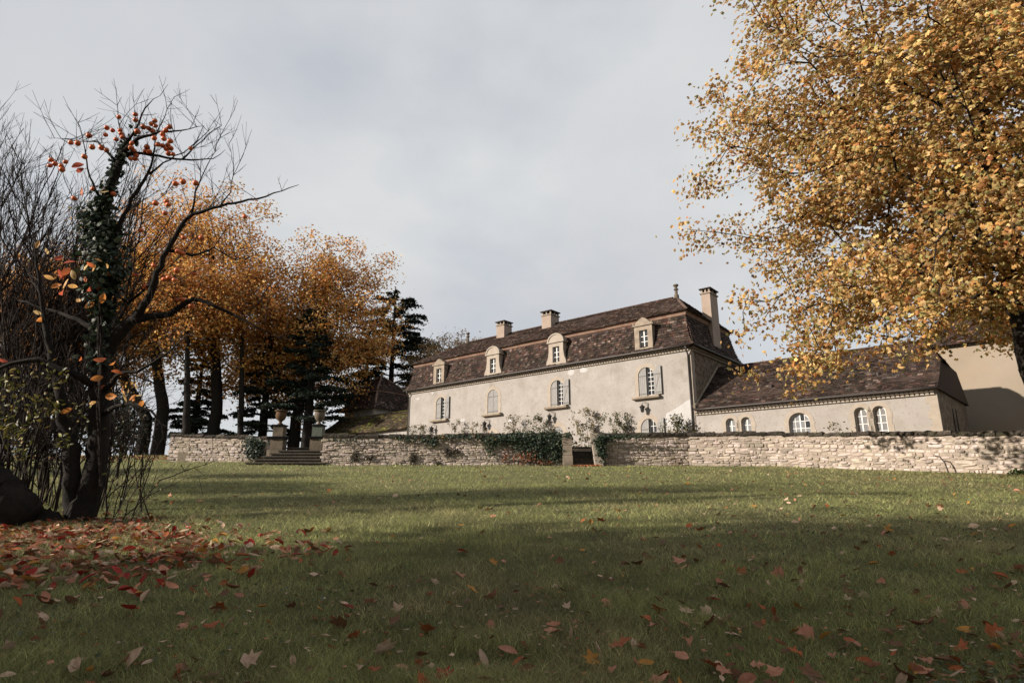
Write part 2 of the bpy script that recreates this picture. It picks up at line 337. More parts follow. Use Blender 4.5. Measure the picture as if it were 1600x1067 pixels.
def shutter(parent, xl, xr, side, zb, zs, zt, opened=False):
    """half-arch leaf made of boards with iron straps"""
    xc, a, rise = (xl + xr) / 2, (xr - xl) / 2, zt - zs; x0, x1 = (xl, xc) if side < 0 else (xc, xr); g = 0.012
    hinge = xl if side < 0 else xr; nb = 4; bm_ = MB()
    def mp(x): return (x if not opened else 2 * hinge - x)
    def lean(x): return (-0.075 - 0.10 * abs(x - hinge)) if opened else 0.03
    ed = np.linspace(x0 + g, x1 - g, nb + 1)
    for i in range(nb):
        xa, xb = ed[i] + 0.005, ed[i + 1] - 0.005
        xs = np.linspace(xa, xb, 4); poly = [(xa, zb + 0.02), (xb, zb + 0.02)] + [(x, float(arch(x, xc, a, zs, rise)) - g) for x in xs[::-1]]
        P = [(mp(x), lean(x) + d, z) for d in (0, 0.035) for x, z in poly]; n = len(poly)
        bm_.add(P, [np.arange(n), np.arange(2 * n - 1, n - 1, -1), np.array([[q, n + q, n + (q + 1) % n, (q + 1) % n] for q in range(n)])])
    leaf = bm_.build('shutter', M['grey_paint'], parent)
    def strap(p, q, w=0.028):
        (xa, za), (xb, zb_) = p, q; P = []
        for d in (-0.014, -0.001):
            for x, z in ((xa, za - w), (xb, zb_ - w), (xb, zb_ + w), (xa, za + w)): P.append((mp(x), lean(x) + d, z))
        MB().add(P, np.array([[0, 1, 2, 3], [7, 6, 5, 4], [0, 4, 5, 1], [1, 5, 6, 2], [2, 6, 7, 3], [3, 7, 4, 0]])).build('hinge_strap', M['iron'], leaf)
    xa, xb = x0 + 0.03, x1 - 0.05
    for z in (zb + 0.14, zs - 0.02): strap((xa, z), (xb, z), 0.02)
    if opened: strap((x1 - 0.12 if side < 0 else x1 - 0.1, zb + 0.3), (x0 + 0.12, zs - 0.1) , 0.016)
    return leaf

def tile_slope(mb, prof, lo, hi, T, row=0.19, wid=0.23, seed=1, sag=0.035, lichen=0.09):
    """rows of plain tiles on a slope; prof: (run, z) polyline from eave up; lo/hi: extents along the slope as functions of the slope fraction; T maps (along, run, z) arrays to points"""
    r = np.random.default_rng(seed); P = np.asarray(prof, float); seg = np.hypot(*np.diff(P, axis=0).T); cs = np.concatenate([[0], np.cumsum(seg)]); L = cs[-1]
    def at_s(s): return np.interp(s, cs, P[:, 0]), np.interp(s, cs, P[:, 1])
    for k in range(int(L / row)):
        s0 = k * row - 0.02; s1 = min(s0 + row * 1.25, L); a0, a1 = lo(s0 / L), hi(s0 / L); b0, b1 = lo(s1 / L), hi(s1 / L)
        n = max(1, int((a1 - a0) / wid)); e = np.linspace(0, 1, n + 1); e = e + np.where((e > 0) & (e < 1), (0.5 if k % 2 else 0.0) / n + r.normal(0, 0.06 / n, n + 1), 0); e = np.clip(np.sort(e), 0, 1)
        xl, xr = a0 + (a1 - a0) * e[:-1], a0 + (a1 - a0) * e[1:]; ul, ur = b0 + (b1 - b0) * e[:-1], b0 + (b1 - b0) * e[1:]
        (y0, z0), (y1, z1) = at_s(max(s0, 0)), at_s(s1); d = np.array([y1 - y0, z1 - z0]); d /= np.linalg.norm(d) + 1e-9; nn = np.array([-d[1], d[0]])
        h0 = 0.045 + r.uniform(-0.012, 0.028, n); h1 = 0.004 + np.zeros(n); tl = r.normal(0, 0.008, n)
        wav = lambda x, s: sag * 2 * (vnoise(x * 0.45 + seed * 9, np.full_like(x, s * 0.8), seed) - 0.5)
        def pt(x, y, z, h, s):
            hh = h + wav(x, s); return T(x, y + nn[0] * hh, z + nn[1] * hh)
        c = [pt(xl, y0, z0, h0 + tl, s0), pt(xr, y0, z0, h0 - tl, s0), pt(ur, y1, z1, h1, s1), pt(ul, y1, z1, h1, s1), pt(xl, y0, z0, np.zeros(n), s0), pt(xr, y0, z0, np.zeros(n), s0)]
        V = np.stack(c, 1).reshape(-1, 3); b = np.arange(n) * 6
        f = np.concatenate([np.stack([b, b + 1, b + 2, b + 3], 1), np.stack([b + 4, b + 5, b + 1, b], 1)])
        t = r.lognormal(0, 0.42, (n, 1)) * np.array([1, 0.97, 0.95]) + r.normal(0, 0.05, (n, 3)); li = r.random(n) < lichen; t[li] *= r.uniform(1.5, 3.2, (li.sum(), 1)) * np.array([1, 1.12, 1.2])
        red = r.random(n) < 0.12; t[red] *= np.array([1.2, 0.95, 0.88])
        mb.add(V, f, np.repeat(np.clip(t, 0.25, 5), 6, 0))
def ridge_row(mb, p, q, r=0.13, step=0.36, seed=3, tint=(1.3, 1.1, 1.0)):
    p, q = np.array(p, float), np.array(q, float); L = np.linalg.norm(q - p); n = max(1, int(L / step)); d = (q - p) / L; rr = np.random.default_rng(seed)
    s = np.cross(d, (0, 0, 1)); s /= np.linalg.norm(s); u = np.cross(s, d); th = np.linspace(0, math.pi, 6)
    for i in range(n):
        a, b = p + d * (i * step), p + d * ((i + 1) * step + 0.05); k = rr.uniform(0.75, 1.3); V = []
        for c, rad in ((a, r * 1.08), (b, r * 0.95)):
            for t in th: V.append(c + s * rad * math.cos(t) + u * (rad * math.sin(t) - 0.03 + rr.normal(0, 0.004)))
        mb.add(V, np.array([[j, j + 1, 6 + j + 1, 6 + j] for j in range(5)]), np.array(tint) * k)
def cornice(parent, x0, x1, zt, y=0.0, step=0.21, rows=2, T=None, name='tile_cornice'):
    """rows of rounded tile ends under the eave"""
    mb = MB(); th = np.linspace(0, math.pi, 5); k = 0
    for r_ in range(rows):
        z = zt - 0.13 * (rows - r_); out = 0.11 * (r_ + 1); x = x0
        while x < x1 - step:
            V = []
            for yy in (y - out, y + 0.02):
                for t in th: V.append((x + step * 0.5 + step * 0.46 * math.cos(t), yy, z + 0.095 * math.sin(t)))
            V = [T(*v) for v in V] if T else V
            mb.add(V, [np.arange(5), np.array([[j, 5 + j, 6 + j, j + 1] for j in range(4)])]); x += step
        a, b = (x0, y - out - 0.012, z + 0.095), (x1, y + 0.02, z + 0.128)
        V = [(x_, y_, z_) for x_ in (a[0], b[0]) for y_ in (a[1], b[1]) for z_ in (a[2], b[2])]; V = [T(*v) for v in V] if T else V
        mb.add(V, np.array([[0, 1, 3, 2], [4, 6, 7, 5], [0, 4, 5, 1], [2, 3, 7, 6], [0, 2, 6, 4], [1, 5, 7, 3]]))
    return mb.build(name, M['dressed_stone'], parent)
def gutter(parent, p, q, r=0.075, mat='zinc'):
    mb = MB(); p, q = np.array(p, float), np.array(q, float); mb.tube([p + (q - p) * t for t in np.linspace(0, 1, 12)], r, 8); return mb.build('gutter', M[mat], parent, smooth=True)
def chimney(parent, x0, x1, y0, y1, z0, z1, mat='chimney_render'):
    c = MB().box(x0, x1, y0, y1, z0, z1).build('chimney', M[mat], parent)
    MB().box(x0 - .07, x1 + .07, y0 - .07, y1 + .07, z1 + .001, z1 + .09).build('cap_ledge', M['worn_stone'], c)
    w = 0.13
    for x in (x0, (x0 + x1) / 2 - w / 2, x1 - w):
        for y in (y0, y1 - w): MB().box(x + .01, x + w - .01, y + .01, y + w - .01, z1 + .091, z1 + .33).build('cap_pier', M[mat], c)
    for y in ((y0 + y1) / 2 - w / 2,):
        for x in (x0, x1 - w): MB().box(x + .01, x + w - .01, y + .01, y + w - .01, z1 + .091, z1 + .33).build('cap_pier', M[mat], c)
    MB().box(x0 + .14, x1 - .14, y0 + .14, y1 - .14, z1 + .092, z1 + .20).build('flue', M['soot_and_dark_inside'], c)
    MB().box(x0 - .10, x1 + .10, y0 - .10, y1 + .10, z1 + .331, z1 + .41).build('cap_slab', M['soot_and_dark_inside'], c)
    return c
def lathe(mb, cx, cy, prof, k=14, tint=None):
    V = []; th = np.arange(k) * 2 * math.pi / k
    for r, z in prof: V += [(cx + r * math.cos(t), cy + r * math.sin(t), z) for t in th]
    m = len(prof); j = np.arange(k)
    f = np.concatenate([np.stack([i * k + j, i * k + (j + 1) % k, (i + 1) * k + (j + 1) % k, (i + 1) * k + j], 1) for i in range(m - 1)])
    mb.add(V, [f, np.arange(k)[::-1], (m - 1) * k + np.arange(k)], tint)

# ------------------------------------------------------------------ the manor house
HL, HD, EAVE = 27.15, 8.0, 10.45
def build_house():
    H = empty('manor_house', HOUSE_LOC, HOUSE_RZ, label='long cream manor house with steep brown mansard roof and four dormers', category='house')
    base = 3.3; wx = [-22.9, -16.83, -10.5, -3.2]; w2 = 0.575; cols = []
    for i, x in enumerate(wx):
        dx = x if i != 3 else x - 0.12
        cols.append((x - w2, x + w2, [(3.5, 5.45, 6.12), (7.62, 8.98, 9.53)]))
    f = MB(); wall_front(f, -HL, 0, base, EAVE, cols)
    f.ngon([(-HL, 0, base), (-HL, HD, base), (-HL, HD, EAVE), (-HL, 0, EAVE)]); f.ngon([(-HL, HD, base), (0, HD, base), (0, HD, EAVE), (-HL, HD, EAVE)])
    f.build('wall', M['stucco'], H)
    s = MB(); s.ngon([(0, 0, base), (0, HD, base), (0, HD, EAVE), (0, 0, EAVE)]); s.build('gable_wall', M['rubble'], H, label='bare rubble stone side wall')
    # near-black panel painted as the unlit rooms behind the openings
    MB().box(-HL + .3, -.3, 0.42, 0.5, base, EAVE - .1).build('dark_backing', M['soot_and_dark_inside'], H)
    # corner stones
    z, i = 3.4, 0
    while z < EAVE - 0.35:
        h = 0.36; w = 0.34 if i % 2 else 0.40
        MB().box(-0.06, 0.016 + .002 * (i % 3), -0.014 - .002 * (i % 3), w + 0.1, z, z + h).build('quoin', M['dressed_stone'], H); z += h; i += 1
    # pale plaster repairs
    def patch(cx, cz, rx, rz, sd):
        r = np.random.default_rng(sd); th = np.linspace(0, 2 * math.pi, 18)[:-1]; k = 1 + r.normal(0, 0.16, 17)
        MB().prism([(cx + rx * k[i] * math.cos(t), cz + rz * k[i] * math.sin(t)) for i, t in enumerate(th)], 'y', -0.006, 0.004).build('plaster_patch', M['pale_patch'], H)
    MB().prism([(-2.2, 5.4), (-0.06, 5.2), (-0.06, 7.15), (-0.5, 7.0), (-0.95, 6.75), (-1.5, 6.5), (-1.9, 6.35), (-2.05, 5.9)], 'y', -0.006, 0.004).build('plaster_patch', M['pale_patch'], H)
    for a in ((-9.2, 9.95, .28, .22, 1), (-8.1, 9.98, .34, .18, 2), (-25.9, 9.7, .2, .13, 3), (-24.0, 10.0, .12, .1, 6), (-20.2, 7.3, .25, .15, 4), (-14.9, 6.9, .3, .12, 5)): patch(*a)
    for i, x in enumerate(wx):
        xl, xr = x - w2, x + w2
        surround(H, xl, xr, 7.62, 8.98, 9.53, 0.24)
        sm = MB(); sm.prism([(-0.30, 7.44), (-0.27, 7.41), (-0.001, 7.38), (-0.001, 7.60), (-0.30, 7.585), (-0.32, 7.53)], 'x', x - 0.98, x + 0.98); sm.build('sill', M['worn_stone'], H)
        window(H, xl, xr, 7.62, 8.98, 9.53, 0.18, 4, 6, 0.035, 0.07)
        shutter(H, xl, xr, -1, 7.62, 8.98, 9.53); shutter(H, xl, xr, 1, 7.62, 8.98, 9.53, opened=(i != 1))
        surround(H, xl, xr, 3.5, 5.45, 6.12, 0.30)
        if i == 3:
            window(H, xl, xr, 3.5, 5.45, 6.12, 0.18, 4, 6, 0.035, 0.07); shutter(H, xl, xr, -1, 3.5, 5.45, 6.12); shutter(H, xl, xr, 1, 3.5, 5.45, 6.12, opened=True)
        else:
            shutter(H, xl, xr, -1, 3.5, 5.45, 6.12); shutter(H, xl, xr, 1, 3.5, 5.45, 6.12)
    # eaves
    cornice(H, -HL, 0.0, EAVE + .02)
    cornice(H, 0.0, HD, EAVE + .02, T=lambda x, y, z: (-y, x, z))
    gutter(H, (-HL - .3, -.40, EAVE + .055), (.32, -.40, EAVE + .055))
    gutter(H, (.40, -.32, EAVE + .055), (.40, HD + .3, EAVE + .055))
    for x in (-0.14, -HL + 0.12):
        d = MB(); d.tube([(x, -.40, EAVE), (x, -.30, EAVE - .25), (x, -.10, EAVE - .5), (x, -.10, 6.5), (x, -.10, 3.5)], 0.055, 8); d.build('downspout', M['zinc'], H, smooth=True)
    # mansard
    low = [(-.40, EAVE + .05), (-.22, EAVE + .27), (-.04, EAVE + .62), (.10, EAVE + 1.1), (.21, EAVE + 1.7), (.30, EAVE + 2.28)]
    Zb = low[-1][1]; up = [(.02, Zb + .20), (4.0, 15.25)]; rl, rr_ = -23.7, -2.5
    R = MB(); R.box(-HL + .35, -.35, .35, HD - .35, EAVE - .05, Zb + .1)
    for (y0, z0), (y1, z1) in zip(low[:-1], low[1:]):
        A = [(-HL + y0, y0, z0), (-y0, y0, z0), (-y0, HD - y0, z0), (-HL + y0, HD - y0, z0)]; B = [(-HL + y1, y1, z1), (-y1, y1, z1), (-y1, HD - y1, z1), (-HL + y1, HD - y1, z1)]
        for i in range(4): R.ngon([A[i], A[(i + 1) % 4], B[(i + 1) % 4], B[i]])
    y0, z0 = up[0]; A = [(-HL + y0, y0, z0), (-y0, y0, z0), (-y0, HD - y0, z0), (-HL + y0, HD - y0, z0)]; a, b = (rl, 4, 15.25), (rr_, 4, 15.25)
    R.ngon([A[0], A[1], b, a]); R.ngon([A[1], A[2], b]); R.ngon([A[2], A[3], a, b]); R.ngon([A[3], A[0], a]); R.ngon(A[::-1])
    roof = R.build('roof', M['roof_board'], H)
    bd = MB(); yb, yt = .27, .16
    for (q0, zq0), (q1, zq1) in (((yb, Zb - .03), (yt, Zb + .20)),):
        A = [(-HL + q0, q0, zq0), (-q0, q0, zq0), (-q0, HD - q0, zq0), (-HL + q0, HD - q0, zq0)]; B = [(-HL + q1, q1, zq1), (-q1, q1, zq1), (-q1, HD - q1, zq1), (-HL + q1, HD - q1, zq1)]
        for i in range(4): bd.ngon([A[i], A[(i + 1) % 4], B[(i + 1) % 4], B[i]])
    bd.build('roof_band', M['pink_band'], roof)
    t = MB()
    fr = lambda x, y, z: np.stack([x, y + 0 * x, z + 0 * x], -1)
    sd = lambda x, y, z: np.stack([-(y + 0 * x), x, z + 0 * x], -1)
    ls = lambda x, y, z: np.stack([-HL + y + 0 * x, x, z + 0 * x], -1)
    pr = lambda p, f: p[0][0] + (p[-1][0] - p[0][0]) * f
    tile_slope(t, low, lambda f: -HL + pr(low, f), lambda f: -pr(low, f), fr, seed=11)
    tile_slope(t, low, lambda f: pr(low, f), lambda f: HD - pr(low, f), sd, seed=12)
    tile_slope(t, low, lambda f: pr(low, f), lambda f: HD - pr(low, f), ls, seed=13)
    tile_slope(t, up, lambda f: -HL + .02 + (rl + HL) * f, lambda f: -.02 + (rr_ + .02) * f, fr, seed=14, sag=.05)
    ups = [(.02, Zb + .20), (-rr_, 15.25)]; tile_slope(t, ups, lambda f: .02 + 3.98 * f, lambda f: HD - .02 - 3.98 * f, sd, seed=15)
    upl = [(.02, Zb + .20), (rl + HL, 15.25)]; tile_slope(t, upl, lambda f: .02 + 3.98 * f, lambda f: HD - .02 - 3.98 * f, ls, seed=16)
    t.build('roof_tiles', M['roof_tile'], roof, kind='stuff')
    hp = MB(); ridge_row(hp, (rl, 4, 15.27), (rr_, 4, 15.27)); ridge_row(hp, (-.02, .02, Zb + .22), (rr_, 4, 15.27), .10, tint=(2.6, 2.6, 2.5)); ridge_row(hp, (-HL + .02, .02, Zb + .22), (rl, 4, 15.27), .10, tint=(2.0, 2.0, 1.9))
    for (y0, z0), (y1, z1) in zip(low[:-1], low[1:]): ridge_row(hp, (-y0, y0, z0 + .02), (-y1, y1, z1 + .02), .07, .3, tint=(2.4, 2.3, 2.2))
    hp.build('ridge_tiles', M['roof_tile'], roof, kind='stuff')
    # finials
    for x in (rr_, rl):
        fm = MB(); lathe(fm, x, 4, [(.19, 15.2), (.17, 15.45), (.11, 15.5), (.10, 15.8), (.17, 15.84), (.17, 15.9), (.10, 15.94), (.11, 16.1), (.19, 16.14), (.19, 16.24), (.05, 16.28)]); fm.build('finial', M['aged_stone'], roof, smooth=False)
    chimney(H, -.62, .03, 3.9, 5.2, EAVE + .2, 15.05); chimney(H, -19.4, -18.5, 3.25, 4.3, 14.6, 15.95); chimney(H, -14.3, -13.35, 3.25, 4.4, 14.6, 15.9)
    # dormers
    dx = [-22.95, -16.62, -10.32, -3.08]
    for i, x in enumerate(dx):
        rnd = i in (1, 2); fy = -.30; w, o, zb, zt = .66, .31, EAVE + .15, EAVE + 1.86; d = MB()
        d.box(x - w, x - o, fy, fy + .3, zb, zt); d.box(x + o, x + w, fy, fy + .3, zb, zt); d.box(x - o, x + o, fy, fy + .3, zt - .3, zt); d.box(x - o, x + o, fy, fy + .3, zb, zb + .22)
        d.box(x - w + .003, x - w + .25, fy + .301, .9, zb, zt - .003); d.box(x + w - .25, x + w - .003, fy + .301, .9, zb, zt - .003)
        if rnd:
            for s in (-1, 1):
                pf = [(x + s * w, zb), (x + s * (w + .26), zb), (x + s * (w + .22), zb + .3), (x + s * (w + .08), zb + .62), (x + s * (w + .01), zb + 1.05), (x + s * w, zb + 1.05)]
                d.prism(pf, 'y', fy + .003, fy + .25)
        D = d.build('dormer', M['dressed_stone' if i % 3 else 'worn_stone'], H)
        p = MB(); p.box(x - w - .12, x + w + .12, fy - .09, .75, zt + .001, zt + .10)
        if rnd:
            th = np.linspace(math.pi, 0, 13); p.prism([(x + (w + .02) * math.cos(t), zt + .101 + .56 * math.sin(t)) for t in th], 'y', fy - .03, 1.2)
            p.prism([(x + (w + .09) * math.cos(t), zt + .101 + .62 * math.sin(t)) for t in th] + [(x + (w - .02) * math.cos(t), zt + .101 + .52 * math.sin(t)) for t in th[::-1]], 'y', fy - .08, fy - .031)
        else:
            p.prism([(x - w - .02, zt + .101), (x + w + .02, zt + .101), (x + .22, zt + .50), (x, zt + .58), (x - .22, zt + .50)], 'y', fy - .03, 1.2)
            for s in (-1, 1): lathe(p, x + s * (w + .02), fy - .02, [(.07, zt + .10), (.09, zt + .16), (.06, zt + .24), (.02, zt + .26)], 8)
        p.build('pediment', M['worn_stone' if not rnd else 'dressed_stone'], D)
        dw = window(H, x - o, x + o, zb + .22, zt - .31, zt - .3, fy + .12, 2, 3, 0.04, 0.055); dw.name = 'dormer_window'
        rl_ = MB(); 
        for k in range(5): rl_.tube([(x - .25 + k * .125, fy + .05, zb + .225), (x - .25 + k * .125, fy + .05, zb + .47)], .009, 5)
        rl_.tube([(x - o, fy + .05, zb + .47), (x + o, fy + .05, zb + .47)], .012, 5); rl_.build('railing', M['iron'], D)
    return H
HOUSE = build_house()

def build_lanterns():
    names = ['black wall lantern above the leftmost ground floor arch of the manor', 'black wall lantern below the window with both shutters closed', 'black wall lantern above the ivy covered end of the wall', 'black wall lantern nearest the corner downspout of the manor']
    for x, z, nm in zip((-23.55, -17.35, -10.9, -3.35), (6.72, 6.68, 6.72, 6.70), names):
        w = house_world(x, 0, z); L = empty('wall_lantern', tuple(w), HOUSE_RZ, label=nm, category='lantern', group='wall lanterns on the manor front')
        b = MB(); b.tube([(.22, -.01, .0), (.22, -.01, .42)], .018, 6); th = np.linspace(math.pi * .5, math.pi * 1.0, 7)
        b.tube([(.22, -.02, .38), (.16, -.08, .45), (.05, -.2, .47), (-.05, -.32, .42), (-.06, -.34, .34)], .014, 6); b.tube([(.22, -.02, .12), (.12, -.12, .36), (.06, -.2, .46)], .010, 5); b.build('bracket', M['iron'], L)
        g = MB(); lathe(g, -.06, -.34, [(.03, .34), (.05, .30), (.20, .17), (.205, .15), (.16, .149)], 8); lathe(g, -.06, -.34, [(.10, -.17), (.10, -.15), (.02, -.2)], 8)
        for k in range(6):
            t = k * math.pi / 3; g.tube([(-.06 + .155 * math.cos(t), -.34 + .155 * math.sin(t), .15), (-.06 + .10 * math.cos(t), -.34 + .10 * math.sin(t), -.15)], .009, 4)
        g.build('lantern_frame', M['iron'], L)
        q = MB(); lathe(q, -.06, -.34, [(.09, -.145), (.145, .145)], 6); q.build('lantern_glass', M['glass'], L)
build_lanterns()

# ------------------------------------------------------------------ the low wing
def build_wing():
    W_ = empty('outbuilding_wing', tuple(house_world(0.05, 0.02, 0)), HOUSE_RZ, label='low cream wing with arched windows and long brown tiled roof', category='building')
    L, D, E_, Rz = 12.45, 8.0, 6.30, 9.62; sk = 0.55   # end wall skewed outwards
    wins = [(1.83, 2.40, 5.72), (2.75, 3.32, 5.72), (5.40, 6.52, 5.72), (8.72, 9.33, 5.74), (9.58, 10.19, 5.74)]
    f = MB(); cols = [(a, b, [(4.02, t - (b - a) / 2, t)]) for a, b, t in wins]
    wall_front(f, 0, L, 2.7, E_, cols, 0.32); f.ngon([(0, D, 2.7), (L + sk, D, 2.7), (L + sk, D, E_), (0, D, E_)]); f.build('wall', M['stucco'], W_)
    MB().box(.1, L - .4, .5, .56, 2.8, E_ - .2).build('dark_backing', M['soot_and_dark_inside'], W_)  # near-black panel stands for the unlit room
    X = lambda y: L + sk * y / D
    g = MB(); g.ngon([(X(0), 0, 2.7), (X(D), D, 2.7), (X(D), D, E_), (X(6.2), 6.2, 7.9), (X(1.8), 1.8, 7.9), (X(0), 0, E_)]); g.build('end_wall', M['rubble'], W_)
    for yc in (3.55, 4.45):
        lw = MB(); lw.prism([(yc - .18, 3.9), (yc + .18, 3.9), (yc + .18, 5.2), (yc, 5.75), (yc - .18, 5.2)], 'x', X(yc) - .02, X(yc) + .03); lw.build('lancet_opening', M['soot_and_dark_inside'], W_)  # dark plates on the wall, the unlit inside painted on
    for a, b, t in wins:
        surround(W_, a, b, 4.02, t - (b - a) / 2, t, 0.22, key=False)
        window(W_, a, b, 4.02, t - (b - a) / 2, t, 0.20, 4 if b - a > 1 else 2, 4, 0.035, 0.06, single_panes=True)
    z, i = 3.0, 0
    while z < E_ - 0.4:
        h = 0.38; w = 0.48 if i % 2 else 0.34; MB().box(L - w, L + .016 + .002 * (i % 3), -.014 - .002 * (i % 3), .3, z, z + h).build('quoin', M['dressed_stone'], W_); z += h; i += 1
    cornice(W_, 0, L, E_ + .03); gutter(W_, (.12, -.37, E_ + .06), (L + .1, -.37, E_ + .06))
    prof = [(-.36, E_ + .05), (.1, E_ + .36), (4.0, Rz)]
    hip = 1.15; R = MB(); zf = lambda y: np.interp(y, [-.36, .1, 4.0, 7.9, 8.36], [E_ + .05, E_ + .36, Rz, E_ + .36, E_ + .05])
    xr_ = L - .62
    rake = [(X(y) + .12, y, float(zf(y))) for y in (-.36, .1, 1.9)] ; rake2 = [(X(y) + .12, y, float(zf(y))) for y in (6.1, 7.9, 8.36)]
    apex = (xr_, 4.0, Rz)
    R.ngon([(0, -.36, E_ + .05), rake[0], rake[1], (0, .1, E_ + .36)]); R.ngon([(0, .1, E_ + .36), rake[1], rake[2], apex, (0, 4, Rz)])
    R.ngon([rake[2], rake2[0], apex]); R.ngon([(0, 4, Rz), apex, rake2[0], rake2[1], (0, 7.9, E_ + .36)]); R.ngon([(0, 7.9, E_ + .36), rake2[1], rake2[2], (0, 8.36, E_ + .05)])
    R.ngon([rake[0], rake[1], rake[2], rake2[0], rake2[1], rake2[2]])
    roof = R.build('roof', M['roof_board'], W_)
    t = MB(); fr = lambda x, y, z: np.stack([x, y + 0 * x, z + 0 * x], -1)
    hi = lambda f: np.interp(f, [0, .52, 1], [X(-.3) + .14, X(1.9) + .14, xr_])
    tile_slope(t, prof, lambda f: 0.03, hi, fr, seed=21, sag=.06, lichen=.08)
    hipf = [(0, float(zf(1.9))), (.12 + .62 + sk * .4, Rz)]
    tile_slope(t, hipf, lambda f: 1.9 + 2.1 * f, lambda f: 6.1 - 2.1 * f, lambda x, y, z: np.stack([X(4.0) + .14 - y + 0 * x, x, z + 0 * x], -1), seed=22)
    t.build('roof_tiles', M['roof_tile'], roof, kind='stuff')
    rt = MB(); ridge_row(rt, (0.02, 4, Rz + .01), apex, .12); ridge_row(rt, rake[2], apex, .09); rt.build('ridge_tiles', M['roof_tile'], roof, kind='stuff')
    fl = MB(); pts = [(0.02, y, float(zf(y)) + .10) for y in (-.2, .1, 1.4, 2.7, 4.0)]; fl.tube(pts, .09, 5); fl.build('lead_flashing', M['worn_stone'], roof)
    vt = MB()
    for x in (4.3, 9.9): lathe(vt, x, 1.2, [(.10, E_ + 1.15), (.10, E_ + 1.35), (.02, E_ + 1.42)], 8)
    vt.build('roof_vent', M['zinc'], roof)
build_wing()

def build_right_house():
    B = empty('neighbouring_house', tuple(house_world(0, 0, 0)), HOUSE_RZ, label='tall tan house partly hidden by the plane tree at right', category='house')
    y0, z1 = 9.0, 10.25; x0, x1 = 10.9, 26.0; m = MB(); m.box(x0, x1, y0, y0 + 9, 2.6, z1); m.build('wall', M['stucco_tan'], B)
    R = MB(); o = .35; c = [(x0 - o, y0 - o, z1 - .12), (x1 + o, y0 - o, z1 - .12), (x1 + o, y0 + 9 + o, z1 - .12), (x0 - o, y0 + 9 + o, z1 - .12)]; a, b = (x0 + 3.2, y0 + 4.5, 14.6), (x1 - 3.2, y0 + 4.5, 14.6)
    R.ngon([c[0], c[1], b, a]); R.ngon([c[1], c[2], b]); R.ngon([c[2], c[3], a, b]); R.ngon([c[3], c[0], a]); R.ngon(c[::-1]); roof = R.build('roof', M['roof_board'], B)
    t = MB(); tile_slope(t, [(y0 - o, z1 - .12), (y0 + 4.5, 14.6)], lambda f: x0 - o + 3.55 * f, lambda f: x1 + o - 3.55 * f, lambda x, y, z: np.stack([x, y + 0 * x, z + 0 * x], -1), seed=31)
    tile_slope(t, [(x0 - o, z1 - .12), (x0 + 3.2, 14.6)], lambda f: y0 - o + 4.85 * f, lambda f: y0 + 9 + o - 4.85 * f, lambda x, y, z: np.stack([y + 0 * x, x, z + 0 * x], -1), seed=32)
    t.build('roof_tiles', M['roof_tile'], roof, kind='stuff')
    chimney(B, 13.3, 14.0, y0 + 2.2, y0 + 3.0, 11.5, 13.2); cornice(B, x0, x1, z1 - .1, y=y0, rows=1)
build_right_house()

def build_lean_to():
    B = empty('low_outbuilding', tuple(house_world(-HL, 0, 0)), HOUSE_RZ, label='low shed with mossy roof joined to the left end of the manor', category='building')
    x0, x1, E_, Rz = -14.2, -.03, 7.15, 9.25; m = MB(); m.box(x0, x1, 0.15, 5.0, 3.3, E_); m.build('wall', M['stucco'], B)
    R = MB(); R.prism([(-.25, E_ - .05), (2.6, Rz), (5.45, E_ - .05)], 'x', x0 - .2, x1 - .01); roof = R.build('roof', M['roof_board'], B)
    t = MB(); tile_slope(t, [(-.27, E_ - .04), (2.6, Rz)], lambda f: x0 - .25, lambda f: x1 - .02, lambda x, y, z: np.stack([x, y + 0 * x, z + 0 * x], -1), seed=41, row=.19, wid=.24, sag=.07, lichen=.02); t.build('roof_tiles', M['mossy_tile'], roof, kind='stuff')
    rt = MB(); ridge_row(rt, (x0 - .2, 2.6, Rz), (x1 - .02, 2.6, Rz), .13, tint=(.9, .9, .8)); rt.build('ridge_tiles', M['mossy_tile'], roof, kind='stuff')
build_lean_to()

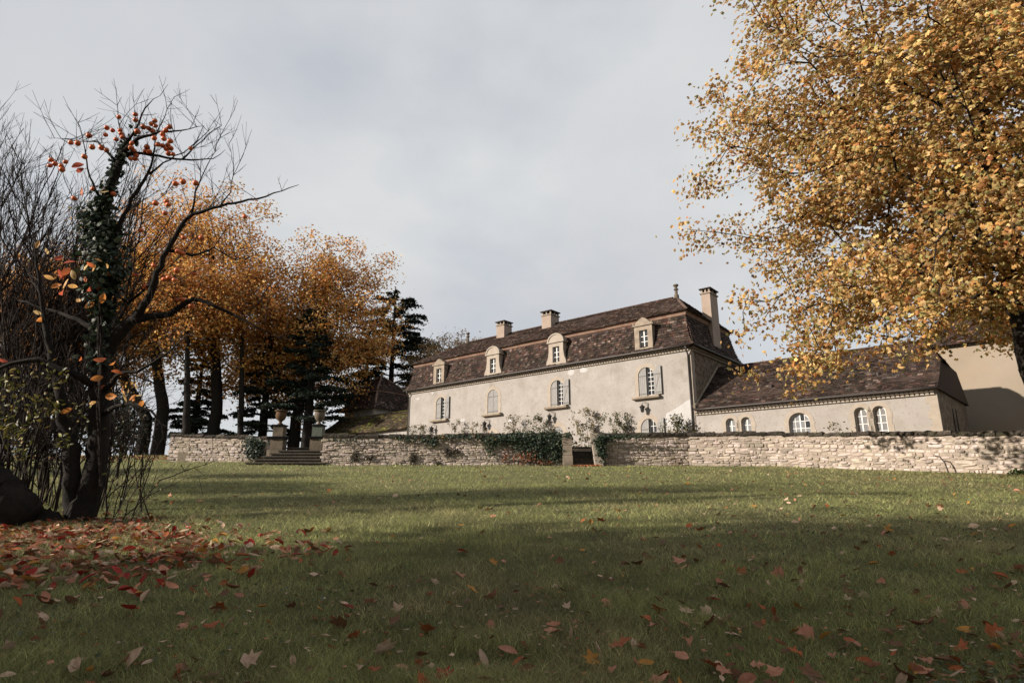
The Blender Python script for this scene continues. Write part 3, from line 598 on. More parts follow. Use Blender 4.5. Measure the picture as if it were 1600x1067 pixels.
def build_pavilion():
    c = at(586, 600, 66.0); P = empty('garden_pavilion', (c[0], c[1] + 3.2, 0), HOUSE_RZ, label='square pavilion with two-pitched pyramid roof behind the low shed', category='pavilion')
    a = 2.75; m = MB(); m.box(-a, a, -a, a, 3.3, 10.45); m.build('wall', M['stucco'], P)
    for s in (-1, 1): MB().box(a - .25, a + .04, s * a - .2, s * a + .2, 3.4, 10.4).build('quoin', M['dressed_stone'], P)
    lv = [(a + .45, 10.3), (a + .1, 10.75), (a - .55, 12.35)]; u2 = [(a - .35, 12.42), (.05, 14.5)]; R = MB()
    for A, B in ((lv[0], lv[1]), (lv[1], lv[2]), (u2[0], u2[1])):
        for k in range(4):
            t0, t1 = math.pi / 4 + k * math.pi / 2, math.pi / 4 + (k + 1) * math.pi / 2; s = math.sqrt(2)
            R.ngon([(A[0] * s * math.cos(t0), A[0] * s * math.sin(t0), A[1]), (A[0] * s * math.cos(t1), A[0] * s * math.sin(t1), A[1]), (B[0] * s * math.cos(t1), B[0] * s * math.sin(t1), B[1]), (B[0] * s * math.cos(t0), B[0] * s * math.sin(t0), B[1])])
    roof = R.build('roof', M['roof_board'], P); t = MB(); pl = [(-q, z) for q, z in lv]; pu = [(-q, z) for q, z in u2]
    for j, prof in enumerate((pl, pu)):
        for k in range(4):
            ca, sa = math.cos(k * math.pi / 2), math.sin(k * math.pi / 2)
            T = lambda x, y, z, ca=ca, sa=sa: np.stack([x * ca - y * sa, x * sa + y * ca, z + 0 * x], -1)
            tile_slope(t, prof, lambda f, p=prof: p[0][0] + (p[-1][0] - p[0][0]) * f, lambda f, p=prof: -(p[0][0] + (p[-1][0] - p[0][0]) * f), T, seed=50 + j * 4 + k, row=.2, wid=.24)
    t.build('roof_tiles', M['roof_tile'], roof, kind='stuff'); h = MB()
    for k in range(4):
        sx, sy = (1 if k in (0, 3) else -1), (1 if k < 2 else -1)
        for A, B in ((lv[0], lv[1]), (lv[1], lv[2]), (u2[0], u2[1])): ridge_row(h, (A[0] * sx, A[0] * sy, A[1] + .03), (B[0] * sx, B[0] * sy, B[1] + .03), .11, tint=(4.5, 4.2, 4.0))
    h.build('ridge_tiles', M['roof_tile'], roof, kind='stuff'); f = MB(); lathe(f, 0, 0, [(.18, 14.4), (.14, 14.7), (.2, 14.8), (.08, 14.95), (.03, 15.3)], 10); f.build('finial', M['worn_stone'], roof)
    bd = MB(); q = a - .42
    for k in range(4):
        t0, t1 = math.pi / 4 + k * math.pi / 2, math.pi / 4 + (k + 1) * math.pi / 2; s = math.sqrt(2) * q; bd.ngon([(s * math.cos(t0), s * math.sin(t0), 12.3), (s * math.cos(t1), s * math.sin(t1), 12.3), (s * math.cos(t1), s * math.sin(t1), 12.44), (s * math.cos(t0), s * math.sin(t0), 12.44)])
    bd.build('roof_band', M['pink_band'], roof)
build_pavilion()

# ------------------------------------------------------------------ stone walls
def stone_variants(n=14):
    out = []
    for k in range(n):
        r = np.random.default_rng(900 + k); th = np.arange(10) * 2 * math.pi / 10 + r.normal(0, .06, 10); m = MB()
        rx = 0.5 / np.maximum(np.abs(np.cos(th)), np.abs(np.sin(th))) ** 0.82; o = np.stack([rx * np.cos(th), rx * np.sin(th)], 1) * (1 + r.normal(0, .035, (10, 1))); o = np.clip(o, -.5, .5)
        ring = lambda s, y: np.stack([o[:, 0] * s, np.full(10, y) + r.normal(0, .006, 10), o[:, 1] * s], 1)
        V = np.concatenate([ring(1.0, .10), ring(.97, .0), ring(.80, -.028), [(r.normal(0, .1), -.034, r.normal(0, .1))]]); j = np.arange(10); jn = (j + 1) % 10
        f4 = np.concatenate([np.stack([j, jn, 10 + jn, 10 + j], 1), np.stack([10 + j, 10 + jn, 20 + jn, 20 + j], 1)]); f3 = np.stack([20 + j, 20 + jn, np.full(10, 30)], 1)
        t = np.clip(r.lognormal(0, .26), .5, 1.6) * np.array([1, 1 + r.normal(0, .03), 1 + r.normal(0, .05)]); m.add(V, [f4, f3], t); out.append((m.mesh('stone', M['wall_stone']), V, [f4, f3], t))
    return out
STONES = stone_variants()
def wall_top_points(pix):
    out = []
    for px, py in pix:
        Y = 28.0
        for _ in range(30):
            p = at(px, py, Y); Y = 0.5 * Y + 0.5 * float(ywall(p[0]) - 0.3)
        p = at(px, py, Y); out.append((p[0], p[2]))
    return np.array(out)
class StoneWall:
    def __init__(self, name, pts, top, label, seed, thick=0.5, mean=(.30, .125), singles=300, coping=True, z_off=0.0, category='wall'):
        self.P = np.array(pts, float); seg = np.hypot(*np.diff(self.P, axis=0).T); self.cs = np.concatenate([[0], np.cumsum(seg)]); self.L = self.cs[-1]; self.top = top
        root = empty(name, (self.P[0][0], self.P[0][1], 0), label=label, category=category); self.root = root; o = np.array([self.P[0][0], self.P[0][1], 0]); self.o = o; r = np.random.default_rng(seed)
        core = MB(); S = np.unique(np.concatenate([np.linspace(0, self.L, max(2, int(self.L / .5))), self.cs])); V = []
        for s in S:
            p, t, n = self.frame(s); zt = self.ztop(s); zb = float(ground(p[0], p[1])) - .5; b = p - n * thick
            p = p + n * .008; V += [(p[0], p[1], zb), (p[0], p[1], zt), (b[0], b[1], zt), (b[0], b[1], zb)]
        V = np.array(V) - o; m = len(S); F_ = [[i * 4 + a, (i + 1) * 4 + a, (i + 1) * 4 + a + 1, i * 4 + a + 1] for i in range(m - 1) for a in range(3)]
        core.add(V, [np.array(F_), np.array([[0, 1, 2, 3], [m * 4 - 1, m * 4 - 2, m * 4 - 3, m * 4 - 4]])]); core.build('wall_core', M['mortar'], root)
        items = []
        z = -0.1; row = 0
        while z < 3:
            h = float(np.clip(r.lognormal(math.log(mean[1]), .30), .05, .2)); s = r.uniform(-.2, 0)
            while s < self.L:
                l = float(np.clip(r.lognormal(math.log(mean[0]), .48), .08, .6)); sc_ = s + l / 2
                if 0.02 < sc_ < self.L - .02:
                    p, t, n = self.frame(sc_); gz = float(ground(p[0], p[1])); h2 = h * r.uniform(.72, 1.12); zc = gz + z + h / 2 + r.normal(0, .016)
                    if zc + h / 2 < self.ztop(sc_) - .01: items.append((sc_, l - .016, h2 - .010, zc, p, t, n))
                s += l
            z += h; row += 1
        d = [(-(it[1] * it[2]) / (it[4][1] ** 2 + it[4][0] ** 2), i) for i, it in enumerate(items)]; big = set(i for _, i in sorted(d)[:singles])
        rest = MB()
        for i, (s, l, h, zc, p, t, n) in enumerate(items):
            me, V, Fc, tt = STONES[int(r.integers(len(STONES)))]; off = r.uniform(-.022, .035); ang = math.atan2(t[1], t[0]); flip = 1 if r.random() < .5 else -1; tilt = r.normal(0, .07)
            q = np.array([p[0], p[1], zc]) + np.array([n[0], n[1], 0]) * off - o
            if i in big:
                ob = link('stone', me, root); ob.location = q; ob.rotation_euler = (0, tilt, ang); ob.scale = (l, 1, h)
            else:
                W_ = V * np.array([l, 1, h]); X = np.stack([W_[:, 0] * t[0] - W_[:, 1] * t[1], W_[:, 0] * t[1] + W_[:, 1] * t[0], W_[:, 2]], 1) + q; rest.add(X, Fc, tt * r.uniform(.85, 1.12))
        if rest.n: rest.build('stonework', M['wall_stone'], root, kind='stuff')
        if coping:
            s = -.02
            while s < self.L - .05:
                l = min(r.uniform(.38, .75), self.L - s + .03); p, t, n = self.frame(s + l / 2); th = r.uniform(.13, .19); zt = self.ztop(s + l / 2) + r.normal(0, .008); k = MB(); a = l / 2 - .008; f0, f1 = .07 + r.normal(0, .02), -thick - .06
                xs = np.linspace(-a, a, 5); pr = [(f0, 0), (f0 + .012, th * .5), (f0 - .03, th), (f1 + .03, th), (f1, 0)]; V = []
                for x in xs:
                    for y_, z_ in pr: V.append((x, -y_ + r.normal(0, .012), z_ + r.normal(0, .010)))
                k.add(V, [np.array([[i * 5 + j, (i + 1) * 5 + j, (i + 1) * 5 + (j + 1) % 5, i * 5 + (j + 1) % 5] for i in range(4) for j in range(5)]), np.arange(5), np.arange(24, 19, -1)], np.array([1, 1, 1]) * r.lognormal(0, .3))
                ob = k.build('coping_stone', M['coping'], root); q = np.array([p[0], p[1], zt + .002]) - o; ob.location = q; ob.rotation_euler = (0, 0, math.atan2(t[1], t[0])); s += l
    def frame(self, s):
        i = int(np.clip(np.searchsorted(self.cs, s) - 1, 0, len(self.P) - 2)); t = self.P[i + 1] - self.P[i]; l = np.hypot(*t); t = t / l
        return self.P[i] + t * (s - self.cs[i]), t, np.array([t[1], -t[0]])
    def ztop(self, s): p = self.frame(s)[0]; return float(np.interp(p[0], self.top[:, 0], self.top[:, 1])) - .16

RX = np.linspace(4.15, 19.5, 40); right_pts = [(x, float(ywall(x)) - .3) for x in RX]
WR = StoneWall('garden_wall', right_pts, wall_top_points([(940, 676.5), (1080, 675.5), (1200, 674.5), (1380, 674), (1600, 673)]), 'long dry stone wall right of the gate with dark mossy coping', 61, mean=(.235, .105))
WL = StoneWall('garden_wall', [(-8.72, 28.6), (2.55, 28.6)], wall_top_points([(484, 685), (620, 679), (750, 677), (890, 676)]), 'stone wall between the urn steps and the gate, draped with ivy', 62, mean=(.205, .095))
top_far = np.array([(-19.5, 4.55), (-12.6, 4.25)])
WF = StoneWall('garden_wall', [(-18.4, 33.4), (-12.9, 32.6)], top_far, 'low stone wall left of the urn steps under the trees', 63, mean=(.25, .12), singles=120)

def build_gate():
    for px0, px1, lab, sd, lean in ((879, 893, 'upright stone gate pier at the left side of the wall opening', 1, .02), (922.5, 934, 'stone gate pier leaning by the ivy right of the wall opening', 2, -.16)):
        a, b = at(px0, 727, 28.55), at(px1, 727, 28.55); xc, w = (a[0] + b[0]) / 2, b[0] - a[0]; g = float(ground(xc, 28.5)); R = empty('gate_pier', (xc, 28.45, g - .05), label=lab, category='gate pier', group='stone gate piers'); r = np.random.default_rng(sd); z = 0.0; k = 0
        while z < 1.42:
            h = min(r.uniform(.42, .62), 1.5 - z); m = MB(); s = w / 2 + r.normal(0, .008); x = lean * (1.5 - z) * (-1 if sd == 2 else 1) * .9
            V = []
            for zz, ss in ((z + .006, s), (z + .04, s + .012), (z + h - .04, s + .012), (z + h - .006, s)):
                xx = x - lean * (zz - z) * (-1 if sd == 2 else 1) * .9; V += [(xx - ss, -.16, zz), (xx + ss, -.16, zz), (xx + ss, .35, zz), (xx - ss, .35, zz)]
            m.add(V, [np.array([[i * 4 + j, i * 4 + (j + 1) % 4, (i + 1) * 4 + (j + 1) % 4, (i + 1) * 4 + j] for i in range(3) for j in range(4)]), np.array([[3, 2, 1, 0], [12, 13, 14, 15]])]); m.build('pier_block', M['worn_stone' if sd == 1 else 'dressed_stone'], R); z += h; k += 1
    a, b = at(894, 720, 28.9)[0], at(924, 720, 28.9)[0]; S = empty('gate_steps', ((a + b) / 2, 28.75, 2.55), label='dark steps climbing through the gap in the garden wall', category='steps')
    for k in range(4):
        m = MB(); w = (b - a) / 2 + .1; m.box(-w, w, k * .34, 2.4, k * .24 - .2, (k + 1) * .24 - .03); m.box(-w - .03, w + .03, k * .34 - .04, 2.4, (k + 1) * .24 - .029, (k + 1) * .24); m.build('step', M['step_stone'], S)
build_gate()
def build_urn_steps():
    S = empty('stone_steps', (-10.3, 28.55, 2.5), label='broad dark stone steps rising between two urn pillars', category='steps'); n = 6
    for k in range(n):
        f = k / (n - 1); x0, x1 = -1.85 + 1.05 * f, 1.78 - .85 * f; y = k * .42; z = .06 + k * .165; r = np.random.default_rng(70 + k); m = MB()
        m.box(x0, x1, y, 3.6, z - .25, z + .10); m.box(x0 - .04, x1 + .04, y - .05, 3.6, z + .101, z + .16); m.build('step', M['step_stone'], S)
    # fallen leaves collect on the steps elsewhere
build_urn_steps()
def build_urn(px, lab, plab, body, kind):
    Y = 30.6; c = at(px, 690, Y); x = c[0]; z0 = 2.6
    Pn = empty('urn_pillar', (x, Y, z0), label=plab, category='pillar', group='pillars at the urn steps')
    top = at(px, 686, Y)[2] - z0
    m = MB(); m.box(-.30, .30, -.28, .28, 0, top); m.build('shaft', M['aged_stone'], Pn); m = MB(); m.box(-.38, .38, -.36, .36, top + .001, top + .11); m.build('capital', M['coping'], Pn)
    t2 = at(px, 664, Y)[2] - z0; m = MB(); m.box(-.25, .25, -.24, .24, top + .111, t2 - .06); m.build('pedestal', M['green_glaze' if kind else 'aged_stone'], Pn); m = MB(); m.box(-.31, .31, -.30, .30, t2 - .059, t2); m.build('pedestal_cap', M['coping'], Pn)
    U = empty('urn', (x, Y, z0 + t2), label=lab, category='urn', group='urns on the step pillars'); s = (at(px, 641, Y)[2] - z0 - t2) / .75
    b = MB(); lathe(b, 0, 0, [(.14 * s, 0.002), (.15 * s, .05 * s), (.07 * s, .12 * s), (.08 * s, .18 * s), (.20 * s, .28 * s), (.27 * s, .45 * s), (.25 * s, .60 * s), (.24 * s, .66 * s)], 16); b.build('bowl', M[body], U, smooth=True)
    b = MB(); lathe(b, 0, 0, [(.24 * s, .661 * s), (.32 * s, .69 * s), (.32 * s, .74 * s), (.25 * s, .75 * s), (.22 * s, .70 * s)], 16); b.build('rim', M['terracotta' if kind == 0 else 'aged_stone'], U, smooth=True)
build_urn(435.5, 'brown terracotta urn on the left pillar of the broad steps', 'pillar left of the broad steps under the terracotta urn', 'terracotta', 0)
build_urn(496.5, 'pale weathered urn on the right pillar of the broad steps', 'pillar right of the broad steps at the wall end', 'aged_stone', 1)

def build_drain_pipe():
    a = at(1462, 713, 22.55); g = ground(a[0], 22.4); m = MB(); m.tube([(a[0] - .02, 22.55, a[2] + .02), (a[0] + .06, 22.42, a[2] - .02), (a[0] + .16, 22.36, float(g) + .35), (a[0] + .22, 22.32, float(g) - .05)], .022, 8)
    m.build('bent_pipe', M['iron'], smooth=True, label='thin bent dark pipe standing against the stone wall', category='pipe')
build_drain_pipe()

# ------------------------------------------------------------------ plants
def grow(nodes, parent, targets, r, step=.5, droop=0.0, wob=.12, pl=.12, ang=.8):
    """joins every target point to the nearest good node of a growing branch skeleton"""
    nodes = [np.array(n, float) for n in nodes]; parent = list(parent); plen = [0.0]
    for i in range(1, len(nodes)): plen.append(plen[parent[i]] + np.linalg.norm(nodes[i] - nodes[parent[i]]))
    dirs = [np.array([0, 0, 1.0])] + [(nodes[i] - nodes[parent[i]]) / (np.linalg.norm(nodes[i] - nodes[parent[i]]) + 1e-9) for i in range(1, len(nodes))]
    cap = len(nodes) + 60 * len(targets); NA = np.zeros((cap, 3)); DA = np.zeros((cap, 3)); PA = np.zeros(cap); PR = np.zeros(cap, int); n = len(nodes)
    NA[:n] = nodes; DA[:n] = dirs; PA[:n] = plen; PR[:n] = parent; tips = []
    for t in targets:
        d = t - NA[:n]; L = np.linalg.norm(d, axis=1) + 1e-6; cosv = (d * DA[:n]).sum(1) / L
        k = int(np.argmin(L * (1 + ang * (1 - cosv)) + pl * PA[:n])); p0 = NA[k]; L0 = L[k]; m = max(1, int(L0 / step)); d0 = DA[k]; cur = k
        ctrl = p0 + d0 * L0 * .35 + np.array([0, 0, droop * L0])
        for j in range(1, m + 1):
            f = j / m; q = (1 - f) ** 2 * p0 + 2 * f * (1 - f) * ctrl + f * f * t
            if j < m: q = q + r.normal(0, wob * step, 3)
            if n >= cap - 1: break
            NA[n] = q; e = q - NA[cur]; l = np.linalg.norm(e) + 1e-9; DA[n] = e / l; PA[n] = PA[cur] + l; PR[n] = cur; cur = n; n += 1
        tips.append(cur)
    return NA[:n], PR[:n], tips
def radii(nodes, parent, r0, ex=2.3, maxr=None):
    n = len(nodes); A = np.zeros(n); kids = np.bincount(parent[1:], minlength=n)
    A[kids == 0] = r0 ** ex
    for i in range(n - 1, 0, -1): A[parent[i]] += max(A[i], 0)
    R = A ** (1 / ex); return np.minimum(R, maxr) if maxr is not None else R
def branch_mesh(nodes, parent, R, k_big=8, k_small=4, thick=.05, skip=()):
    mb = MB(); n = len(nodes); i = np.arange(1, n); i = i[~np.isin(i, list(skip))]; p = parent[i]
    for k, sel in ((k_big, R[i] >= thick), (k_small, (R[i] < thick))):
        ii = i[sel]; pp = p[sel]
        if len(ii) == 0: continue
        a, b = nodes[pp], nodes[ii]; d = b - a; d /= np.linalg.norm(d, axis=1)[:, None] + 1e-9; ref = np.where(np.abs(d[:, 2:3]) > .9, np.array([[1.0, 0, 0]]), np.array([[0, 0, 1.0]]))
        u = np.cross(d, ref); u /= np.linalg.norm(u, axis=1)[:, None] + 1e-9; w = np.cross(d, u); th = np.arange(k) * 2 * math.pi / k
        ra = np.minimum(R[pp], R[ii] * 1.35)[:, None, None]; rb = R[ii][:, None, None]; e = (np.cos(th)[None, :, None] * u[:, None, :] + np.sin(th)[None, :, None] * w[:, None, :])
        V = np.concatenate([a[:, None, :] - d[:, None, :] * ra * .3 + e * ra, b[:, None, :] + d[:, None, :] * rb * .3 + e * rb], 1); m = len(ii); j = np.arange(k)
        f = np.stack([j, (j + 1) % k, k + (j + 1) % k, k + j], 1)[None] + (np.arange(m) * 2 * k)[:, None, None]; mb.add(V.reshape(-1, 3), f.reshape(-1, 4))
    return mb
def leaf_star(n_l=5):
    """lobed plane leaf, unit span, in the xy plane, slightly cupped"""
    pts = [(0, -.45)]
    L = [(-.28, -.34), (-.5, -.22), (-.28, -.06), (-.52, .16), (-.2, .16), (0, .55), (.2, .16), (.52, .16), (.28, -.06), (.5, -.22), (.28, -.34)]
    pts += L; V = [(0, -.05, 0)] + [(x, y, -.22 * (x * x + y * y) ** 1.0) for x, y in pts]; n = len(pts); return np.array(V), np.array([[0, 1 + i, 1 + (i + 1) % n] for i in range(n)])
def leaf_lobed():
    """cheap three to five lobed leaf for crowns"""
    pts = [(0, -.5), (.5, -.16), (.24, .05), (.42, .34), (0, .5), (-.42, .34), (-.24, .05), (-.5, -.16)]; V = [(0, 0, .06)] + [(x, y, -.10) for x, y in pts]; n = len(pts); return np.array(V), np.array([[0, 1 + i, 1 + (i + 1) % n] for i in range(n)])
def leaf_oval():
    V = [(0, -.5, 0), (.24, -.1, -.05), (.20, .25, -.06), (0, .5, -.03), (-.20, .25, -.06), (-.24, -.1, -.05), (0, .05, .03)]; return np.array(V, float), np.array([[6, 0, 1], [6, 1, 2], [6, 2, 3], [6, 3, 4], [6, 4, 5], [6, 5, 0]])
def leaf_quad():
    return np.array([(0, -.5, 0), (.38, 0, -.08), (0, .5, 0), (-.38, 0, -.08)], float), np.array([[0, 1, 3], [1, 2, 3]])
def leaves(mb, tpl, pos, size, nrm, col, r):
    V, Fc = tpl; n = len(pos); nrm = nrm / (np.linalg.norm(nrm, axis=1)[:, None] + 1e-9); a = r.normal(0, 1, (n, 3)); u = np.cross(a, nrm); u /= np.linalg.norm(u, axis=1)[:, None] + 1e-9; w = np.cross(nrm, u)
    X = pos[:, None, :] + size[:, None, None] * (V[None, :, 0:1] * u[:, None] + V[None, :, 1:2] * w[:, None] + V[None, :, 2:3] * nrm[:, None])
    f = Fc[None] + (np.arange(n) * len(V))[:, None, None]; mb.add(X.reshape(-1, 3), f.reshape(-1, Fc.shape[1]), np.repeat(col, len(V), 0))
def pick(r, pal, w, n, jit=.18):
    pal = np.array(pal); c = pal[r.choice(len(pal), n, p=np.array(w) / np.sum(w))]; return np.clip(c * r.lognormal(0, jit, (n, 1)) * (1 + r.normal(0, .05, (n, 3))), .004, .8)
def crown_points(r, n, c, rad, power=2.0, shell=.55, fn=None, lump=.16, seed=0):
    out = []; c = np.array(c); rad = np.array(rad)
    while len(out) < n:
        d = r.normal(0, 1, 3); d /= np.linalg.norm(d); q = (np.abs(d) ** power).sum() ** (-1 / power); az = math.atan2(d[1], d[0]); l = 1 + lump * 2 * (float(vnoise(az * 2.2 + 10, d[2] * 3.0 + 20, seed)) - .5) + lump * (float(vnoise(az * 5 + 40, d[2] * 7 + 20, seed + 1)) - .5)
        p = c + rad * d * q * l * (shell + (1 - shell) * r.random()) * (1 if r.random() < .72 else r.uniform(.45, 1))
        if fn is None or fn(p): out.append(p)
    return np.array(out)
def make_tree(name, label, base, trunk, c, rad, n_cl, per, spread, leaf, pal, wts, seed, r_tip=.012, max_r=.5, tpl=None, power=2.2, step=.6, fn=None, group=None, category='tree', bark='bark', leaf_mat='gold_leaf', shell=.5, droop=.05, lump=.16, crown_base=.35, ex=2.3, up=.5):
    """trunk: polyline of world points from the base; c, rad: crown ellipsoid"""
    r = np.random.default_rng(seed); T = [np.array(p, float) for p in trunk]; nodes = []; 
    for a, b in zip(T[:-1], T[1:]):
        m = max(1, int(np.linalg.norm(b - a) / step)); nodes += [a + (b - a) * j / m + (r.normal(0, .03, 3) if j else 0) for j in range(m)]
    nodes.append(T[-1]); par = [0] + list(range(len(nodes) - 1)); pts = crown_points(r, n_cl, c, rad, power, shell, fn, lump, seed)
    src = T[0] + (T[-1] - T[0]) * crown_base; pts = pts[np.argsort(np.linalg.norm(pts - src, axis=1))]
    # big limbs first: a few far-flung targets give the branch structure
    big = pts[r.choice(len(pts), min(18, len(pts)), replace=False)]; big = c + (big - c) * .72
    N_, P_, tips = grow(nodes, par, np.concatenate([big, pts]), r, step, droop, pl=.10); R = radii(N_, P_, r_tip, ex); R = np.minimum(R, max_r); k = len(nodes); R[:k] = np.maximum(R[:k], np.linspace(max_r, max_r * .35, k)); R[0] = max_r * 1.35
    root = empty(name, tuple(T[0]), label=label, category=category)
    if group: root['group'] = group
    off = T[0]; bm_ = branch_mesh(N_ - off, P_, R); bm_.build('trunk', M[bark], root, smooth=True)
    if per:
        pos = []; m = len(pts); cnt = r.poisson(per, m); idx = np.repeat(np.arange(m), cnt); tot = len(idx)
        P = pts[idx] + r.normal(0, 1, (tot, 3)) * np.array([spread, spread, spread * .62]) ; outd = (P - np.array(c)) / np.array(rad); nr = outd * .5 + np.array([0, 0, up]) + r.normal(0, .55, (tot, 3)); cl = r.normal(0, 1, m)
        col = pick(r, pal, wts, tot) * np.exp(.16 * cl[idx])[:, None]; mb = MB(); leaves(mb, tpl or leaf_quad(), P - off, leaf * r.uniform(.65, 1.2, tot), nr, col, r); mb.build('crown', M[leaf_mat], root)
    return root

GOLD = [(.47, .31, .115), (.54, .39, .175), (.40, .225, .075), (.33, .145, .046), (.31, .27, .105), (.18, .105, .045)]
def plane_tree():
    X, Y = 16.9, 19.2; g = float(ground(X, Y)); c = np.array([16.6, 19.4, 13.0])
    def ok(p):
        # ragged underside: higher towards the trunk, low at the left tips
        lim = 4.3 + .9 * float(vnoise(p[0] * .6, p[1] * .6, 5)) + (1.3 if p[0] > 12.2 else 0) + (.6 if p[0] > 14.5 else 0)
        v = .55 * float(vnoise(p[0] * .62 + 3, p[2] * .62, 15)) + .45 * float(vnoise(p[1] * .6 + 8, p[2] * .6 + 2, 16))
        return p[2] > lim and p[1] > 11.5 and v > .36
    make_tree('plane_tree', 'huge golden plane tree filling the upper right of the view', (X, Y, g), [(X, Y, g - .2), (X - .05, Y, 4), (X - .15, Y + .1, 8), (X - .3, Y, 13), (X - .2, Y, 18)], c, (9.5, 7.4, 10.2), 1450, 68, .40, .152, GOLD, (4, 3, 3.5, 1.6, 2, 1), 101, r_tip=.014, max_r=.55, tpl=leaf_lobed(), power=2.6, step=.55, fn=ok, shell=.42, lump=.15, bark='dark_bark', droop=.06)
plane_tree()
RUST = [(.60, .33, .095), (.54, .25, .066), (.64, .42, .155), (.40, .155, .042), (.39, .26, .088), (.21, .10, .04)]
def left_planes():
    spec = [  # px of trunk, distance, crown centre px, crown radius px (x, y), label
        (330, 64, (318, 440), (148, 165), 'tall rusty plane tree with a stout trunk behind the persimmon', 3),
        (458, 66, (510, 500), (112, 138), 'rounded orange plane tree nearest the broad stone steps', 4),
        (246, 62, (205, 470), (130, 140), 'orange plane tree on the lawn edge behind the ivy clad persimmon trunk', 5),
        (222, 66, (80, 500), (140, 130), 'dim orange tree at the far left behind the bare shrubs', 6),
        (405, 70, (420, 560), (120, 95), 'low spreading orange tree between the two larger plane trees', 7)]
    for px, Y, cp, rp, lab, sd in spec:
        g = float(ground(0, Y)) - .3; b = at(px, 700, Y); b = np.array([b[0], Y, g]); c = at(cp[0], cp[1], Y); k = math.hypot(1, 0) * Y / F; top = at(cp[0], cp[1] - rp[1], Y)[2]; bot = at(cp[0], min(cp[1] + rp[1], 640), Y)[2]
        cz = (top + bot) / 2; rz = (top - bot) / 2; c = np.array([c[0], Y + .5, cz]); tr = [b - (0, 0, .3), b + (0.05, 0, (cz - g) * .35), np.array([b[0] * .6 + c[0] * .4, Y, g + (cz - g) * .75]), np.array([c[0], Y, cz + rz * .45])]
        make_tree('plane_tree', lab, b, tr, c, (rp[0] * k * 1.02, rp[0] * k * .9, rz), 460, 66, .78, .30, RUST, (4, 3.5, 2, 2, 1.5, 1), 200 + sd, r_tip=.022, max_r=.72 if sd != 7 else .45, power=2.2, step=1.0, group='orange plane trees at the left', shell=.38, lump=.2, bark='dark_bark')
left_planes()
make_tree('bare_tree', 'pale thinning tree rising behind the left end of the manor roof', (0, 0, 0), [(-8.6, 76, 3), (-8.5, 76, 8), (-8.4, 76, 14)], (-8.6, 76, 16.6), (5.4, 4.5, 4.8), 300, 64, .5, .26, [(.50, .36, .20), (.42, .28, .13), (.34, .22, .10)], (2, 2, 1), 77, r_tip=.022, max_r=.3, step=.6, bark='bark', shell=.5)

def cedar(px, Y, top_py, bot_py, half_px, label, seed, lean=0.0):
    r = np.random.default_rng(seed); g = float(ground(0, Y)) - .3; b = at(px, 700, Y); b[2] = g; top = at(px, top_py, Y)[2]; bot = at(px, bot_py, Y)[2]; hw = half_px * Y / F; root = empty('cedar_tree', (b[0], Y, g), label=label, category='tree', group='dark cedars')
    tr = MB(); H = top - g; zz = np.linspace(-.3, H, 9); tr.tube([(lean * z, 0, z) for z in zz], np.linspace(.62, .06, 9), 10); nd, pos, size, nrm = [], [], [], []; z = bot - g
    while z < H - .3:
        f = (z - (bot - g)) / (H - (bot - g)); nb = 3 + int(r.integers(0, 2)); a0 = r.uniform(0, 6.3)
        for k in range(nb):
            a = a0 + k * 6.283 / nb + r.normal(0, .25); L = hw * (1 - f) ** .7 * r.uniform(.35, 1.2) + .6; d = np.array([math.cos(a), math.sin(a), 0]); tl = r.uniform(.05, .42); s = np.linspace(0, 1, 6); pts = [np.array([lean * z, 0, z]) + d * L * q + np.array([0, 0, L * (tl * q - .22 * q * q)]) for q in s]
            tr.tube(pts, np.linspace(.10 * (1 - f) + .03, .015, 6), 5); m = int(150 * L); q = r.uniform(.25, 1, m) ** .8; side = np.array([-d[1], d[0], 0]); w = r.normal(0, .30, m) * (.30 + q * .8) * L * .5
            base = np.array([lean * z, 0, z]) + d * (L * q)[:, None] + side * w[:, None]; base[:, 2] += L * (tl * q - .22 * q * q) - .10 * np.abs(w) - np.abs(r.normal(0, .11, m)) + r.normal(0, .08, m); pos.append(base); nrm.append(np.stack([r.normal(0, .6, m), r.normal(0, .6, m), np.ones(m)], 1)); size.append(r.uniform(.14, .36, m))
        z += r.uniform(.5, 1.2)
    tr.build('trunk', M['dark_bark'], root, smooth=True); pos, nrm, size = np.concatenate(pos), np.concatenate(nrm), np.concatenate(size); mb = MB()
    leaves(mb, leaf_quad(), pos, size, nrm, pick(r, [(.022, .034, .024), (.03, .042, .028), (.016, .024, .02)], (2, 1, 2), len(pos)), r); mb.build('crown', M['needle'], root)
cedar(606, 76, 448, 640, 104, 'dark cedar spreading behind the pavilion roof', 1)
cedar(478, 62, 470, 655, 62, 'straight dark cedar rising beside the broad steps', 2)
cedar(408, 66, 520, 690, 60, 'dark cedar behind the left urn pillar', 3)
cedar(300, 68, 540, 680, 60, 'dark cedar half hidden behind the stout plane trunk', 4)
cedar(566, 80, 500, 650, 50, 'slim cedar far behind the rusty tree crown and pavilion', 5)
